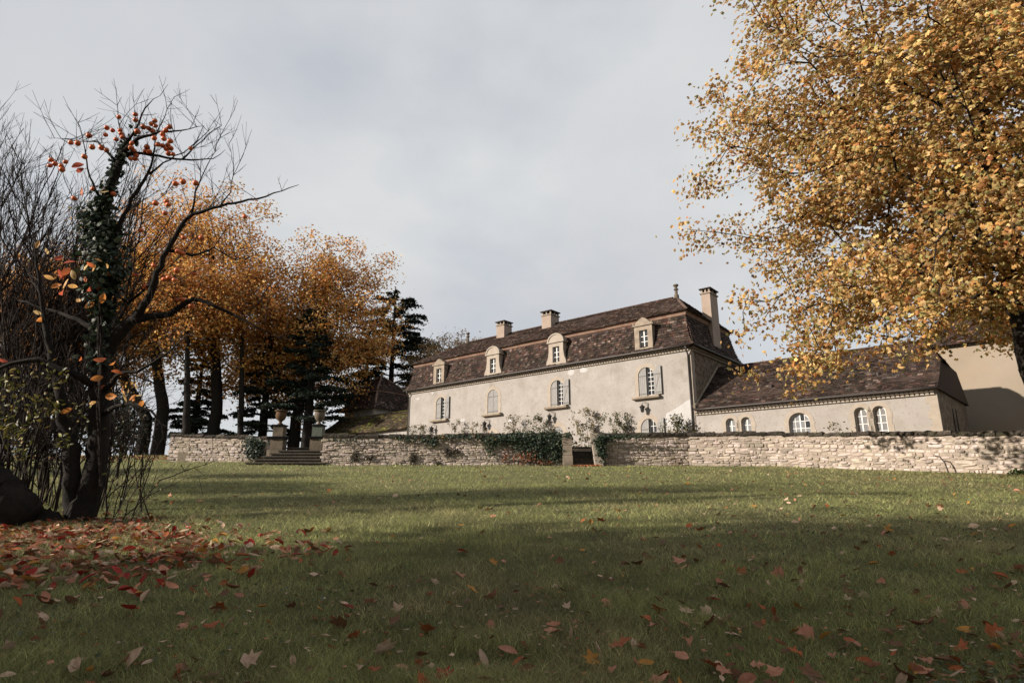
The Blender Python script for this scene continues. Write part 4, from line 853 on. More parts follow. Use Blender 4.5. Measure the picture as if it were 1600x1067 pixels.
def edge_trunks():
    for i, (px, Y, w, lab) in enumerate(((165, 60, 16, 'dark tree trunk seen left of the paired trunks on the lawn edge'), (286, 58, 14, 'slim dark trunk left of the stout plane trunk on the lawn edge'), (192, 66, 12, 'thin dark trunk far back on the lawn edge'), (372, 62, 12, 'thin dark trunk behind the low wall left of the steps'), (60, 58, 20, 'dark thick trunk behind the bare shrubs at far left'), (110, 60, 16, 'dark trunk behind the persimmon fork at left'))):
        b = at(px, 700, Y); g = float(ground(0, Y)) - .3; top = at(px + 8, 470, Y)
        make_tree('tree', lab, b, [(b[0], Y, g - .3), (b[0] + .1, Y, g + 4), (top[0], Y, top[2])], (top[0], Y, top[2] - .5), (5.6, 5, 4.4), 110, 50, .8, .32, RUST, (3, 3, 1, 3, 1, 2), 300 + i, r_tip=.02, max_r=w * Y / F / 2, step=.8, group='background trunks at the lawn edge', bark='dark_bark')
edge_trunks()
# unseen trees shading the foreground; the overhead one is added to block skylight
for i, (x, y, rr, h, lab) in enumerate(((-15.0, -1.0, 5.2, 13.5, 'broad plane tree left of the viewpoint shading the near lawn'), (-16.5, -9.5, 5.6, 14.5, 'plane tree behind the viewpoint on the left'), (-27.5, -7.6, 6.2, 19, 'tallest plane tree far left of the viewpoint'), (2.0, -6.0, 8.5, 15.5, 'added unseen plane tree behind the viewpoint, canopy dimming the near lawn'), (-33, 17.5, 3.4, 9.0, 'small plane tree at the left lawn edge outside the view'))):
    g = .09 * y if y > -20 else -1.8; g = float(ground(x, y)); cz = g + h * .56
    make_tree('plane_tree', lab, (x, y, g), [(x, y, g - .3), (x + .1, y, g + h * .3), (x, y + .1, g + h * .75)], (x, y + (1.6 if i == 3 else 0), cz + (2.2 if i == 3 else 0)), (rr * (1.35 if i == 3 else 1), rr * (.82 if i == 3 else 1), h * (.30 if i == 3 else .44)), 330 if i == 3 else 200, 60, .65, .38, RUST, (4, 3, 2, 2, 2, 1), 500 + i, r_tip=.02, max_r=.4, step=.8, group='plane trees beside the viewpoint', shell=.3)

# ------------------------------------------------------------------ persimmon tree in the left foreground
PY = 9.55
def poly(pts): return [at(p[0], p[1], PY + p[2]) for p in pts], [p[3] for p in pts]
LIMBS = [
 [(126, 822, 0, .24), (131, 795, 0, .20), (141, 765, 0, .17), (150, 730, 0, .155), (154, 680, .05, .145), (156, 630, .1, .145), (158, 570, .1, .135), (160, 500, .1, .12), (163, 430, .1, .11), (160, 370, .1, .10), (165, 320, .05, .085), (178, 275, 0, .07), (190, 240, 0, .055), (198, 222, 0, .045)],
 [(122, 818, 0, .20), (114, 780, -.05, .13), (111, 740, -.1, .12), (112, 705, -.1, .12), (104, 672, -.1, .10), (97, 645, -.15, .085), (90, 605, -.2, .065), (80, 560, -.2, .05), (70, 500, -.2, .034), (60, 440, -.3, .022), (52, 380, -.3, .010)],
 [(158, 565, .1, .13), (185, 522, .05, .10), (215, 492, 0, .075), (232, 465, -.1, .06), (245, 428, -.15, .05), (262, 390, -.2, .042), (285, 350, -.2, .036), (302, 334, -.2, .030), (345, 322, -.25, .022), (400, 311, -.3, .015), (440, 298, -.3, .009), (467, 289, -.3, .004)],
 [(162, 410, .1, .08), (190, 345, .1, .035), (212, 302, .1, .028), (232, 272, .1, .022), (240, 240, .1, .015), (246, 205, .1, .010), (262, 170, .1, .005), (272, 152, .1, .003)],
 [(232, 272, .1, .02), (255, 255, .15, .013), (285, 238, .2, .010), (315, 215, .2, .006), (334, 198, .2, .003)],
 [(190, 240, 0, .05), (215, 216, -.1, .028), (250, 208, -.1, .018), (285, 205, -.15, .011), (318, 197, -.2, .004)],
 [(188, 244, 0, .05), (222, 239, .1, .024), (262, 248, .15, .02), (300, 251, .2, .014), (335, 248, .2, .008), (352, 234, .2, .003)],
 [(285, 249, .2, .016), (310, 225, .2, .010), (325, 210, .25, .008), (346, 197, .25, .003)],
 [(198, 222, 0, .03), (217, 192, 0, .016), (226, 170, 0, .011), (240, 155, 0, .006), (250, 150, 0, .003)],
 [(184, 255, 0, .03), (152, 222, .1, .012), (120, 220, .1, .008), (85, 216, .1, .003)],
 [(196, 225, 0, .02), (186, 195, .1, .010), (184, 165, .1, .005), (190, 152, .1, .003)],
 [(163, 330, .05, .03), (140, 275, -.1, .014), (134, 240, -.1, .010), (126, 200, -.1, .005), (122, 192, -.1, .003)],
 [(208, 500, 0, .07), (265, 490, .2, .05), (300, 468, .2, .04), (320, 471, .2, .034), (346, 483, .2, .028), (380, 500, .2, .018), (412, 516, .3, .011), (445, 532, .3, .004)],
 [(157, 615, .1, .06), (188, 582, -.2, .030), (212, 581, -.3, .024), (240, 566, -.35, .018), (262, 550, -.4, .012), (300, 520, -.4, .005)],
 [(156, 650, .1, .06), (178, 636, -.2, .03), (205, 630, -.3, .025), (235, 640, -.3, .018), (252, 662, -.35, .010), (258, 690, -.35, .004)],
 [(156, 605, .1, .07), (110, 582, -.2, .05), (60, 562, -.3, .04), (20, 566, -.4, .03), (-30, 590, -.4, .02)],
 [(158, 520, .1, .05), (120, 498, .1, .035), (80, 485, .2, .025), (30, 470, .2, .012)],
 [(240, 440, -.1, .03), (200, 475, .3, .02), (175, 455, .4, .014), (150, 400, .5, .008), (140, 340, .5, .004)],
 [(300, 334, -.2, .02), (305, 300, -.2, .013), (318, 270, -.2, .008), (345, 215, -.2, .003)],
 [(345, 322, -.25, .012), (362, 300, -.25, .008), (366, 262, -.3, .005), (358, 225, -.3, .003)],
 [(262, 390, -.2, .03), (300, 400, 0, .02), (335, 388, .1, .013), (368, 405, .2, .006), (395, 400, .2, .003)]]
FRUIT = [(186, 183), (211.5, 179), (211.5, 188), (139, 212), (167, 200), (176, 204), (165, 211), (187.5, 204), (189, 209), (181.5, 218), (192, 215), (110.6, 223), (121.5, 224), (144, 230), (158.6, 231), (166.5, 235), (132, 245), (80, 250), (86, 256), (78, 259), (102.5, 253), (95.6, 259.5), (97, 265), (146, 295.6), (165, 297), (177, 303), (116, 310), (214.7, 205.6), (224, 198.5), (232.5, 201), (242, 189), (237, 194), (243, 197), (238.5, 205), (241, 216), (254, 210), (259, 204), (265, 198.5), (256, 217), (266, 220.6), (262.5, 226.6), (247, 226), (254.4, 228), (260, 233), (267, 232), (263.4, 240), (270, 241), (229.7, 230), (227, 236), (233.4, 237.5), (206, 224), (205, 231), (209, 236.6), (213, 243), (204, 248), (211, 248), (298, 232), (274, 287), (286, 284), (305.6, 286), (243, 317.6), (260, 315), (263, 320), (258, 333), (382.5, 338.7), (315, 371.5), (287, 371), (285, 396), (278, 393), (276.6, 422), (303.8, 427), (257, 436.6), (264, 434), (273, 437.5), (276.6, 469), (285, 468), (299.4, 478), (212, 429), (228, 448), (220, 360), (241, 415)]
TREE_LEAVES = [(57, 384), (150, 405), (93, 406), (107, 410), (103, 425), (95, 431), (88, 428), (105, 440), (111, 430), (130, 418), (150, 420), (165, 418), (155, 433), (150, 446), (172, 433), (140, 452), (151, 457), (123, 468), (140, 475), (57, 490), (62, 494), (121, 258), (127, 263), (130, 562), (158, 563), (172, 565), (177, 571), (182, 576), (5, 565), (190, 610), (200, 613), (207, 607), (195, 622), (212, 620), (223, 632), (176, 616), (160, 606), (152, 590), (105, 642), (149, 626), (85, 445), (78, 436), (116, 447), (133, 436), (98, 455), (160, 470), (205, 618), (217, 625), (143, 408), (128, 300), (163, 298), (70, 396)]
def oval_mesh(r, ln, wd, curl, bend, nu=5, nv=3):
    u = np.linspace(-.5, .5, nu); v = np.linspace(-1, 1, nv); V = []
    for a in u:
        w = wd * .5 * max(.06, math.cos(a * math.pi * .92)) ** .8
        for b in v: V.append((a * ln, b * w, curl * wd * (abs(b) ** 1.5) * math.cos(a * 2.4) + bend * ln * (a * a * 2) + r.normal(0, .004) * ln))
    return np.array(V), np.array([[i * nv + j, (i + 1) * nv + j, (i + 1) * nv + j + 1, i * nv + j + 1] for i in range(nu - 1) for j in range(nv - 1)])
def sprig(r, out, p, d, L, rad, level, up=.10, spacing=.22, spread=.6, wig=.10):
    """a smoothly curving twig with side twigs"""
    n = max(3, int(L / .14)); pts = [np.array(p, float)]; dirs = [d]; d = np.array(d, float)
    for j in range(n):
        d = d + r.normal(0, wig, 3) + np.array([0, 0, up]); d /= np.linalg.norm(d); pts.append(pts[-1] + d * L / n); dirs.append(d)
    out.append((np.array(pts), np.linspace(rad, max(rad * .45, .0022), n + 1)))
    if level > 0:
        for _ in range(max(1, int(L / spacing))):
            t = r.uniform(.15, .98); i = int(t * n); q = np.cross(dirs[i], r.normal(0, 1, 3)); q /= np.linalg.norm(q) + 1e-9; a = r.uniform(.35, 1.0) * spread; c = dirs[i] * math.cos(a) + q * math.sin(a)
            sprig(r, out, pts[i], c, L * r.uniform(.25, .55) * (1.15 - .5 * t), max(rad * .55, .0026), level - 1, up, spacing * .8, spread, wig)
def sprig_mesh(out, off, kk=4):
    mb = MB()
    for pts, rad in out: mb.tube(pts - off, rad, kk if rad[0] > .008 else 3, cap=False)
    return mb
def fan_shrub(name, label, bases, heights, seed, level=3, rad=.022, up=.07, spacing=.22, spread=.6, tilt=.2):
    r = np.random.default_rng(seed); out = []
    for b, h in zip(bases, heights):
        d = np.array([r.normal(0, tilt), r.normal(0, tilt), 1.0]); d /= np.linalg.norm(d); sprig(r, out, b, d, h, rad * r.uniform(.7, 1.3), level, up, spacing, spread, .06)
    root = empty(name, tuple(bases[0]), label=label, category='shrub'); sprig_mesh(out, np.array(bases[0])).build('stems', M['twig'], root, smooth=True, kind='stuff'); return root
def build_persimmon():
    r = np.random.default_rng(42); b0 = at(124, 818, PY); base = np.array([b0[0], PY, float(ground(b0[0], PY)) - .05]); root = empty('persimmon_tree', tuple(base), label='forked persimmon tree with orange fruit in the left foreground', category='tree')
    trunk, limb = MB(), MB(); nodes, par, fixed = [], [], []
    for i, L in enumerate(LIMBS):
        P, R = poly(L); P = np.array(P); fine = [];rf = []
        for a, b, ra, rb in zip(P[:-1], P[1:], R[:-1], R[1:]):
            m = max(1, int(np.linalg.norm(b - a) / .12)); 
            for j in range(m): fine.append(a + (b - a) * j / m + r.normal(0, .008 if ra < .05 else .012, 3)); rf.append((ra + (rb - ra) * j / m) * (1 + r.normal(0, .05)))
        fine.append(P[-1]); rf.append(R[-1]); (trunk if i < 2 else limb).tube(np.array(fine) - base, rf, 10 if i < 2 else 6)
        k0 = len(nodes); nodes += fine; par += [0] + list(range(k0, k0 + len(fine) - 1)); fixed += [True] * len(fine)
    trunk.build('trunk', M['dark_bark'], root, smooth=True); limb.build('branch', M['dark_bark'], root, smooth=True)
    N_ = np.array(nodes); hi = N_[N_[:, 2] > 2.4]; out = []
    for _ in range(230):
        p = hi[r.integers(len(hi))]; d = np.array([r.normal(.15, .5), r.normal(0, .5), abs(r.normal(.6, .35))]); sprig(r, out, p, d / np.linalg.norm(d), r.uniform(.25, .95), .0060, 1, .06, .20, .7, .07)
    for _ in range(130):
        p = N_[r.integers(len(N_))]; d = r.normal(0, 1, 3); sprig(r, out, p, d / np.linalg.norm(d), r.uniform(.2, .6), .005, 1, .03, .2, .8, .10)
    sprig_mesh(out, base).build('twigs', M['twig'], root, kind='stuff')
    # fruit: one shared mesh, a calyx on top
    fm = MB(); lathe(fm, 0, 0, [(.008, -.037), (.026, -.033), (.039, -.018), (.043, 0), (.039, .018), (.026, .030), (.010, .033)], 12); me = fm.mesh('persimmon', M['fruit'], True); cm = MB()
    for k in range(4):
        t = k * math.pi / 2; cm.add([(0, 0, .038), (.026 * math.cos(t - .6), .026 * math.sin(t - .6), .036), (.034 * math.cos(t), .034 * math.sin(t), .031), (.026 * math.cos(t + .6), .026 * math.sin(t + .6), .036)], np.array([[0, 1, 2, 3]]))
    cm.tube([(0, 0, .036), (0, .002, .07)], .004, 4); ce = cm.mesh('calyx', M['twig'])
    for px, py in FRUIT:
        p = at(px, py, PY); dd = np.linalg.norm((N_ - p)[:, [0, 2]], axis=1); k = int(np.argmin(dd)); p = at(px, py, N_[k][1] - .03); o = link('persimmon', me, root); o.location = p - base; s = r.uniform(.92, 1.22); o.scale = (s, s, s * r.uniform(.88, 1.05)); o.rotation_euler = (r.normal(0, .3), r.normal(0, .3), r.uniform(0, 6.3)); c = link('calyx', ce, o)
    cols = [(.60, .25, .07), (.62, .36, .13), (.56, .16, .06), (.60, .43, .20), (.50, .12, .07)]
    lm = []
    for k in range(10):
        V, Fc = oval_mesh(r, .15, .085, r.uniform(-.3, .35), r.uniform(-.25, .25)); lm.append(MB().add(V, Fc, np.array(cols[k % 5])).mesh('leaf', M['gold_leaf'], True))
    for px, py in TREE_LEAVES:
        o = link('leaf', lm[r.integers(10)], root); o.location = at(px + r.normal(0, 2), py + r.normal(0, 2), PY - .25 + r.normal(0, .2)) - base; o.rotation_euler = (r.normal(1.2, .5), r.normal(0, .6), r.uniform(0, 6.3)); s = r.uniform(.8, 1.25); o.scale = (s, s, s)
build_persimmon()
IVY = [(.018, .032, .016), (.028, .045, .022), (.012, .022, .012), (.04, .05, .024)]
def ivy_on_trunk():
    r = np.random.default_rng(5); pts = []
    for (px, py, w, n) in ((160, 480, .16, 220), (163, 450, .22, 330), (163, 420, .27, 430), (162, 390, .27, 430), (157, 360, .25, 380), (150, 335, .20, 220), (163, 320, .12, 110), (168, 300, .10, 90), (176, 278, .09, 80), (184, 258, .08, 70), (192, 238, .08, 60), (158, 520, .16, 160), (157, 560, .17, 170), (200, 222, .05, 25), (213, 212, .05, 18)):
        c = at(px, py, PY + .02); pts.append(c + r.normal(0, 1, (n, 3)) * np.array([w * .6, w * .6, .13]))
    P = np.concatenate(pts); c0 = at(160, 540, PY); root = empty('ivy', tuple(c0), label='dark ivy wrapped round the persimmon trunk', category='ivy'); nr = np.stack([P[:, 0] - at(160, 400, PY)[0], P[:, 1] - PY - .1, .15 + 0 * P[:, 0]], 1) + r.normal(0, .25, P.shape)
    mb = MB(); leaves(mb, leaf_star(), P - c0, r.uniform(.06, .11, len(P)), nr, pick(r, IVY, (3, 3, 3, 1), len(P)), r); mb.build('foliage', M['green_leaf'], root)
    st = MB()
    for k in range(4): st.tube([at(156 + r.normal(0, 3), y, PY - .13 + r.normal(0, .03)) - c0 for y in (760, 700, 640, 580, 520, 460)], .012, 5)
    st.build('stem', M['twig'], root)
ivy_on_trunk()
def shrub(name, label, stems, targets, seed, rt=.0035, mat='twig', step=.22, leafcfg=None, category='shrub', group=None, maxr=.05, wob=.07):
    r = np.random.default_rng(seed); base = np.array(stems[0][0], float); nodes, par, starts = [], [], set()
    for S in stems:
        k0 = len(nodes); starts.add(k0); S = np.array(S, float); fine = []
        for a, b in zip(S[:-1], S[1:]):
            m = max(1, int(np.linalg.norm(b - a) / step)); fine += [a + (b - a) * j / m + (r.normal(0, .015, 3) if j else 0) for j in range(m)]
        fine.append(S[-1]); nodes += fine; par += [0] + list(range(k0, k0 + len(fine) - 1))
    N_, P_, tips = grow(nodes, par, targets, r, step, .1, wob, .05, .9) if len(targets) else (np.array(nodes), np.array(par), [])
    R = np.minimum(radii(N_, P_, rt, 2.1), maxr); root = empty(name, tuple(base), label=label, category=category)
    if group: root['group'] = group
    bm_ = branch_mesh((N_ - base), P_, R, 6, 3, .012, skip=[i for i in range(1, len(nodes)) if par[i] == 0 and i > 1 and np.linalg.norm(nodes[i] - nodes[0]) > step * 1.5 or (par[i] == 0 and i in starts)]); bm_.build('stems', M[mat], root, smooth=True, kind='stuff')
    if leafcfg:
        n, spread, size, pal, w, tpl = leafcfg; T = targets if len(targets) else N_; P = T[r.integers(0, len(T), n)] + r.normal(0, spread, (n, 3)); mb = MB(); leaves(mb, tpl, P - base, size * r.uniform(.6, 1.25, n), r.normal(0, .5, (n, 3)) + np.array([0, -.3, .5]), pick(r, pal, w, n), r); mb.build('foliage', M['green_leaf'], root)
    return root
def px_targets(r, n, x0, x1, ytop, ybot, Y, dY):
    T = []
    while len(T) < n:
        x = r.uniform(x0, x1); yt = ytop(x) + 25 * (float(vnoise(x * .09, 3.0, 8)) - .5); y = yt + (ybot - yt) * r.random() ** 1.25; T.append(at(x, y, Y + r.normal(0, dY)))
    T = np.array(T); return T
def gp(px, Y, dz=-.05): x = at(px, 800, Y)[0]; return np.array([x, Y, float(ground(x, Y)) + dz])
def left_shrubs():
    r = np.random.default_rng(15)
    B, Hh = [], []
    for k in range(24):
        x = -90 + 7.6 * k + r.normal(0, 4); Y = 11.0 + r.normal(0, .4); b = gp(x, Y); tp = at(x, float(np.interp(x, [-95, 0, 25, 60, 100, 132], [150, 205, 235, 250, 262, 330])), Y)[2] - b[2]; B.append(b); Hh.append(tp * r.uniform(.60, .82))
    fan_shrub('bare_shrub', 'tall bare shrub of dense upright twigs at the left edge', B, Hh, 1, 3, .022, .045, .34, .62, .07)
    B, Hh = [], []
    for k in range(24):
        x = -35 + 11.4 * k + r.normal(0, 5); Y = 10.4 + r.normal(0, .5); b = gp(x, Y); tp = at(x, float(np.interp(x, [-60, 60, 150, 235], [430, 410, 450, 590])), Y)[2] - b[2]; B.append(b); Hh.append(tp * r.uniform(.5, .85))
    fan_shrub('bare_shrub', 'tangled bare thicket behind the persimmon fork', B, Hh, 2, 3, .015, .0, .32, .85, .18)
    tl = []
    for (cx, cy, n, sx, sy) in ((20, 600, 20, 22, 20), (45, 648, 26, 30, 22), (78, 636, 14, 18, 14), (85, 588, 18, 20, 16), (12, 668, 22, 16, 18), (28, 700, 18, 14, 12), (-15, 620, 16, 20, 40), (95, 690, 6, 8, 12), (130, 640, 8, 12, 20)):
        for _ in range(n): tl.append(at(cx + r.normal(0, sx * .6), cy + r.normal(0, sy * .6), 9.0 + r.normal(0, .2)))
    tl = np.array(tl); tl = tl[np.argsort(tl[:, 2])]; st = [[gp(-5 + 14 * k, 9.05), at(5 + 14 * k, 740, 9.0), at(0 + 20 * k, 670, 9.0)] for k in range(4)]
    shrub('leafy_shrub', 'low shrub with yellow green leaves at the left edge', st, tl, 3, rt=.003, leafcfg=(430, .06, .085, [(.12, .115, .022), (.20, .17, .035), (.07, .075, .016), (.28, .20, .05)], (3, 2, 3, 1), leaf_oval()))
    # whippy shoots round the trunk base
    sh = []
    for (a, b, c_) in (((165, 812), (183, 755), (206, 695)), ((172, 812), (215, 745), (262, 690)), ((178, 812), (200, 760), (236, 688)), ((186, 812), (250, 750), (340, 718)), ((168, 812), (172, 770), (180, 735)), ((190, 812), (215, 760), (225, 700)), ((200, 812), (235, 770), (246, 735)), ((176, 812), (192, 742), (245, 690)), ((60, 815), (75, 740), (130, 645)), ((48, 815), (40, 740), (75, 650)), ((80, 815), (90, 700), (135, 640)), ((30, 815), (34, 720), (70, 640)), ((205, 815), (232, 775), (300, 745)), ((150, 812), (180, 700), (222, 640))):
        Y = 9.2 + r.normal(0, .25); sh.append([gp(a[0], Y), at(b[0], b[1], Y), at(c_[0], c_[1], Y - .1)])
    tt = [];
    for S in sh:
        for _ in range(5): q = S[1] + (S[2] - S[1]) * r.uniform(0, 1.0); tt.append(q + r.normal(0, 1, 3) * np.array([.22, .15, .2]))
    shrub('sucker_shoots', 'thin leaning shoots springing up round the persimmon base', sh, np.array(tt), 4, rt=.0038, maxr=.02, step=.16, leafcfg=(60, .04, .07, [(.07, .075, .02), (.16, .10, .03)], (2, 1), leaf_oval()))
    # dark old trunk lying at the left edge and a stump
    L = MB(); pts = np.array([at(-70, 700, 8.7), at(-35, 745, 8.7), at(-5, 778, 8.75), at(25, 800, 8.8), at(46, 822, 8.9)]); pts[-1][2] = float(ground(pts[-1][0], 8.9)) + .10; m = []; rd = []
    for a, b, ra, rb in zip(pts[:-1], pts[1:], (.30, .31, .33, .30), (.31, .33, .30, .22)):
        for j in range(5): m.append(a + (b - a) * j / 5 + r.normal(0, .012, 3)); rd.append((ra + (rb - ra) * j / 5) * (1 + r.normal(0, .04)))
    m.append(pts[-1]); rd.append(.2); L.tube(m, rd, 12); L.build('dead_trunk', M['dark_bark'], smooth=True, label='thick black dead trunk slanting down at the left edge', category='dead trunk')
    g = gp(78, 9.3, 0); S = MB(); th = np.arange(11) * 2 * math.pi / 11; V = []
    for z, s in ((-.1, .26), (.03, .20), (.09, .15), (.14, .11)):
        for t in th: V.append((g[0] + s * math.cos(t) * (1 + r.normal(0, .08)), g[1] + s * math.sin(t), g[2] + z + (r.normal(0, .05) if z > .1 else 0)))
    S.add(V, [np.array([[i * 11 + j, i * 11 + (j + 1) % 11, (i + 1) * 11 + (j + 1) % 11, (i + 1) * 11 + j] for i in range(3) for j in range(11)]), 33 + np.arange(11)]); S.build('stump', M['dark_bark'], label='small ragged stump beside the persimmon trunk', category='stump')
left_shrubs()
def dark_bushes():
    r = np.random.default_rng(19)
    for k, (px, py0, py1, hw, Y, lab) in enumerate(((55, 585, 705, 70, 15.0, 'dark evergreen bush behind the bare thicket at left'), (-40, 540, 720, 70, 13.0, 'dark evergreen bush at the very left edge'), (175, 625, 700, 42, 19.0, 'dark holly bush behind the persimmon trunk'))):
        T = []
        while len(T) < 160:
            q = r.uniform(-1, 1, 2)
            if q @ q < 1: T.append(at(px + hw * q[0], (py0 + py1) / 2 + (py1 - py0) / 2 * q[1], Y + r.normal(0, .6)))
        T = np.array(T); T = T[np.argsort(T[:, 2])]; b = gp(px, Y); shrub('evergreen_bush', lab, [[b, b + np.array([0, 0, .8]), b + np.array([.1, 0, 2.0])]], T, 60 + k, rt=.006, step=.35, maxr=.09, leafcfg=(4600, .26, .10, [(.014, .018, .010), (.022, .026, .014), (.035, .022, .012), (.06, .045, .014)], (3, 3, 1.5, .6), leaf_quad()))
dark_bushes()

# roses and shrubs along the house front, seen over the wall
ROSE = [(.075, .078, .028), (.115, .098, .036), (.17, .125, .048), (.055, .06, .024), (.14, .07, .032)]
def house_shrubs():
    spec = [(646, 664, 680, 9, 60, 1, 'small dark shrub at the left corner of the manor'), (659, 664, 680, 10, 70, 2, 'small yellowish shrub beside the left corner of the manor'), (712, 655, 690, 14, 130, 0, 'forked rose bush right of the leftmost sill'), (740, 662, 690, 22, 150, 2, 'low yellow rose spreading between two lanterns'), (803, 650, 690, 13, 170, 0, 'slim rust coloured climber between the closed shutters and the gate'), (840, 648, 690, 22, 260, 1, 'dense olive climber beside the third lantern'), (914, 640, 712, 26, 420, 2, 'tall airy rose seen through the gate opening'), (964, 646, 695, 22, 330, 1, 'leafy olive rose right of the gate opening'), (1060, 651, 690, 26, 330, 1, 'broad olive bush at the corner of the manor'), (1306, 659, 690, 11, 60, 0, 'small sprig growing between the arched windows of the wing')]
    for i, (px, y0, y1, hw, n, pal, lab) in enumerate(spec):
        r = np.random.default_rng(700 + i)
        # stand just in front of the house front line
        rr = ray(px, y0); o = np.array(HOUSE_LOC[:2]) - _vx * 0.7; t = (o @ _vx) / (rr[:2] @ _vx); Y = t * rr[1]; base = at(px, 700, Y); base[2] = 3.45 if base[0] < 8 else float(terrace_z(base[0])); T = []
        for _ in range(int(12 + n / 6)): a = r.uniform(0, 1); q = at(px + hw * r.normal(0, .48) * (1.1 - .3 * a), y1 + (y0 - y1) * a, Y + r.normal(0, .15)); T.append(q)
        T = np.array(T); T = T[np.argsort(T[:, 2])]; S = [[base + np.array([d, 0, 0]), base + np.array([d * 1.8, -.05, 1.2]), base + np.array([d * 2.4 + r.normal(0, .15), -.1, max(1.6, (T[:, 2].max() - base[2]) * .75)])] for d in (-.12, .0, .14)]
        shrub('rose_bush', lab, S, T, 710 + i, rt=.0045, step=.2, maxr=.025, leafcfg=(int(n * 2.6), .10, .15, ROSE, [(2, 2, 1, 1, 1.2), (3, 1.5, .5, 3, .2), (1.5, 3, 3, .8, .4)][pal], leaf_oval()), group='roses along the manor front')
house_shrubs()
def wall_ivy():
    r = np.random.default_rng(88)
    def mass(name, lab, blobs, pal, w, size, cat='ivy', seed=0):
        P, Nr = [], []
        for (px, py, sx, sy, n, Y) in blobs:
            q = np.stack([r.normal(px, sx * .55, n), r.normal(py, sy * .55, n)], 1); off = np.abs(r.normal(0, .09, n))
            for (a, b), d in zip(q, off): P.append(at(a, b, Y - .05 - d))
        P = np.array(P); c0 = P.mean(0); c0[2] = P[:, 2].min(); root = empty(name, tuple(c0), label=lab, category=cat); n = len(P); mb = MB(); leaves(mb, leaf_star() if size < .14 else leaf_oval(), P - c0, size * r.uniform(.6, 1.2, n), r.normal(0, .4, (n, 3)) + np.array([-.1, -1, .45]), pick(r, pal, w, n), r); mb.build('foliage', M['green_leaf'], root)
        st = MB()
        for _ in range(10):
            i = r.integers(n); p = P[i] - c0; st.tube([(p[0] + r.normal(0, .1), p[1] + .06, 0), (p[0] + r.normal(0, .05), p[1] + .05, p[2] * .5), tuple(p)], .008, 4)
        st.build('stem', M['twig'], root); return root
    Y = 28.55
    mass('ivy', 'thick dark ivy cascading over the wall end left of the gate', [(800, 684, 30, 7, 420, Y), (840, 688, 40, 12, 900, Y), (870, 690, 22, 14, 600, Y), (835, 702, 28, 8, 260, Y), (845, 712, 14, 8, 130, Y), (868, 712, 9, 12, 170, Y), (880, 695, 8, 12, 150, Y), (772, 690, 14, 7, 160, Y), (886, 681, 8, 4, 90, Y - .1), (762, 702, 3, 9, 26, Y), (770, 704, 3, 10, 22, Y)], IVY, (3, 3, 3, .6), .105)
    mass('ivy', 'thin dark creeper trailing along the coping of the left wall', [(x, 684 + 3 * math.sin(x * .05), 16, 4, 34, Y) for x in range(625, 790, 18)] + [(675, 691, 9, 6, 90, Y), (545, 688, 30, 3, 60, Y)], IVY + [(.16, .10, .03)], (3, 2, 3, .6, .7), .10)
    mass('ivy', 'bushy dark ivy clinging to the wall right of the gate', [(938, 690, 9, 9, 420, 28.4), (940, 706, 7, 12, 260, 28.4), (955, 683, 16, 4, 150, 28.4), (985, 682, 20, 3, 60, 28.3)], IVY, (3, 3, 2, .6), .105)
    mass('ivy', 'rounded dark ivy clump on the low wall left of the steps', [(396, 703, 13, 13, 700, 32.5), (398, 692, 14, 6, 260, 32.5)], IVY, (3, 2, 3, .3), .13)
    mass('creeper', 'reddish creeper at the foot of the ivy covered wall', [(815, 715, 10, 9, 90, Y), (830, 712, 9, 8, 80, Y), (850, 722, 14, 4, 60, Y), (790, 712, 5, 10, 40, Y)], [(.20, .07, .03), (.14, .06, .03), (.10, .06, .03)], (2, 2, 1), .09, 'creeper')
    for k, (px, py, sx, sy, n, lab) in enumerate(((1195, 722, 8, 4, 150, 'dark weed tuft at the foot of the long wall'), (1592, 738, 10, 5, 200, 'weeds at the foot of the wall near the right edge'), (1318, 726, 12, 3, 90, 'low weeds at the wall base right of the dark tuft'))):
        b = ground_at(px, py + 4); P = b + r.normal(0, 1, (n, 3)) * np.array([sx * b[1] / F * .6, .1, .06]); P[:, 2] = float(ground(b[0], b[1])) + np.abs(r.normal(0, sy * b[1] / F * .8, n)); root = empty('weed_tuft', (b[0], b[1], float(ground(b[0], b[1]))), label=lab, category='weeds', group='weeds along the wall foot'); mb = MB(); leaves(mb, leaf_oval(), P - np.array(root.location), r.uniform(.07, .14, n), r.normal(0, .6, (n, 3)) + np.array([0, -.4, .4]), pick(r, [(.03, .045, .015), (.05, .065, .02)], (1, 1), n), r); mb.build('foliage', M['green_leaf'], root)
        st = MB()
        for _ in range(8): x = r.normal(0, .12); st.tube([(x, 0, -.02), (x * 1.5, -.02, .12)], .006, 4)
        st.build('stem', M['green_leaf'], root)
    # dark weep-hole plants on the left wall
    for k, (px, py, h) in enumerate(((645, 716, 18), (554, 713, 15), (577, 715, 8), (700, 708, 12), (712, 706, 7), (684, 725, 8))):
        b = at(px, py, 28.52); n = int(14 * h); P = b + r.normal(0, 1, (n, 3)) * np.array([.08, .04, h * 28.5 / F * .28]); root = empty('wall_fern', (b[0], b[1], b[2] - .2), label=['largest dark fern hanging on the left wall', 'dark fern on the wall near the broad steps', 'tiny fern on the wall right of the fern by the steps', 'dark fern pair stem on the wall under the leftmost lantern', 'small round fern high on the left wall', 'small brown fern near the foot of the left wall'][k], category='fern', group='ferns rooted in the left wall'); mb = MB(); leaves(mb, leaf_oval(), P - np.array(root.location), r.uniform(.05, .11, n), r.normal(0, .4, (n, 3)) + np.array([0, -1, .2]), pick(r, [(.03, .028, .015), (.05, .035, .02)], (1, 1), n), r); mb.build('foliage', M['green_leaf'], root)
        mb = MB(); mb.tube([(0, .05, .1), (0, -.03, .2), (0, -.05, .05)], .006, 4); mb.build('stem', M['twig'], root)
wall_ivy()

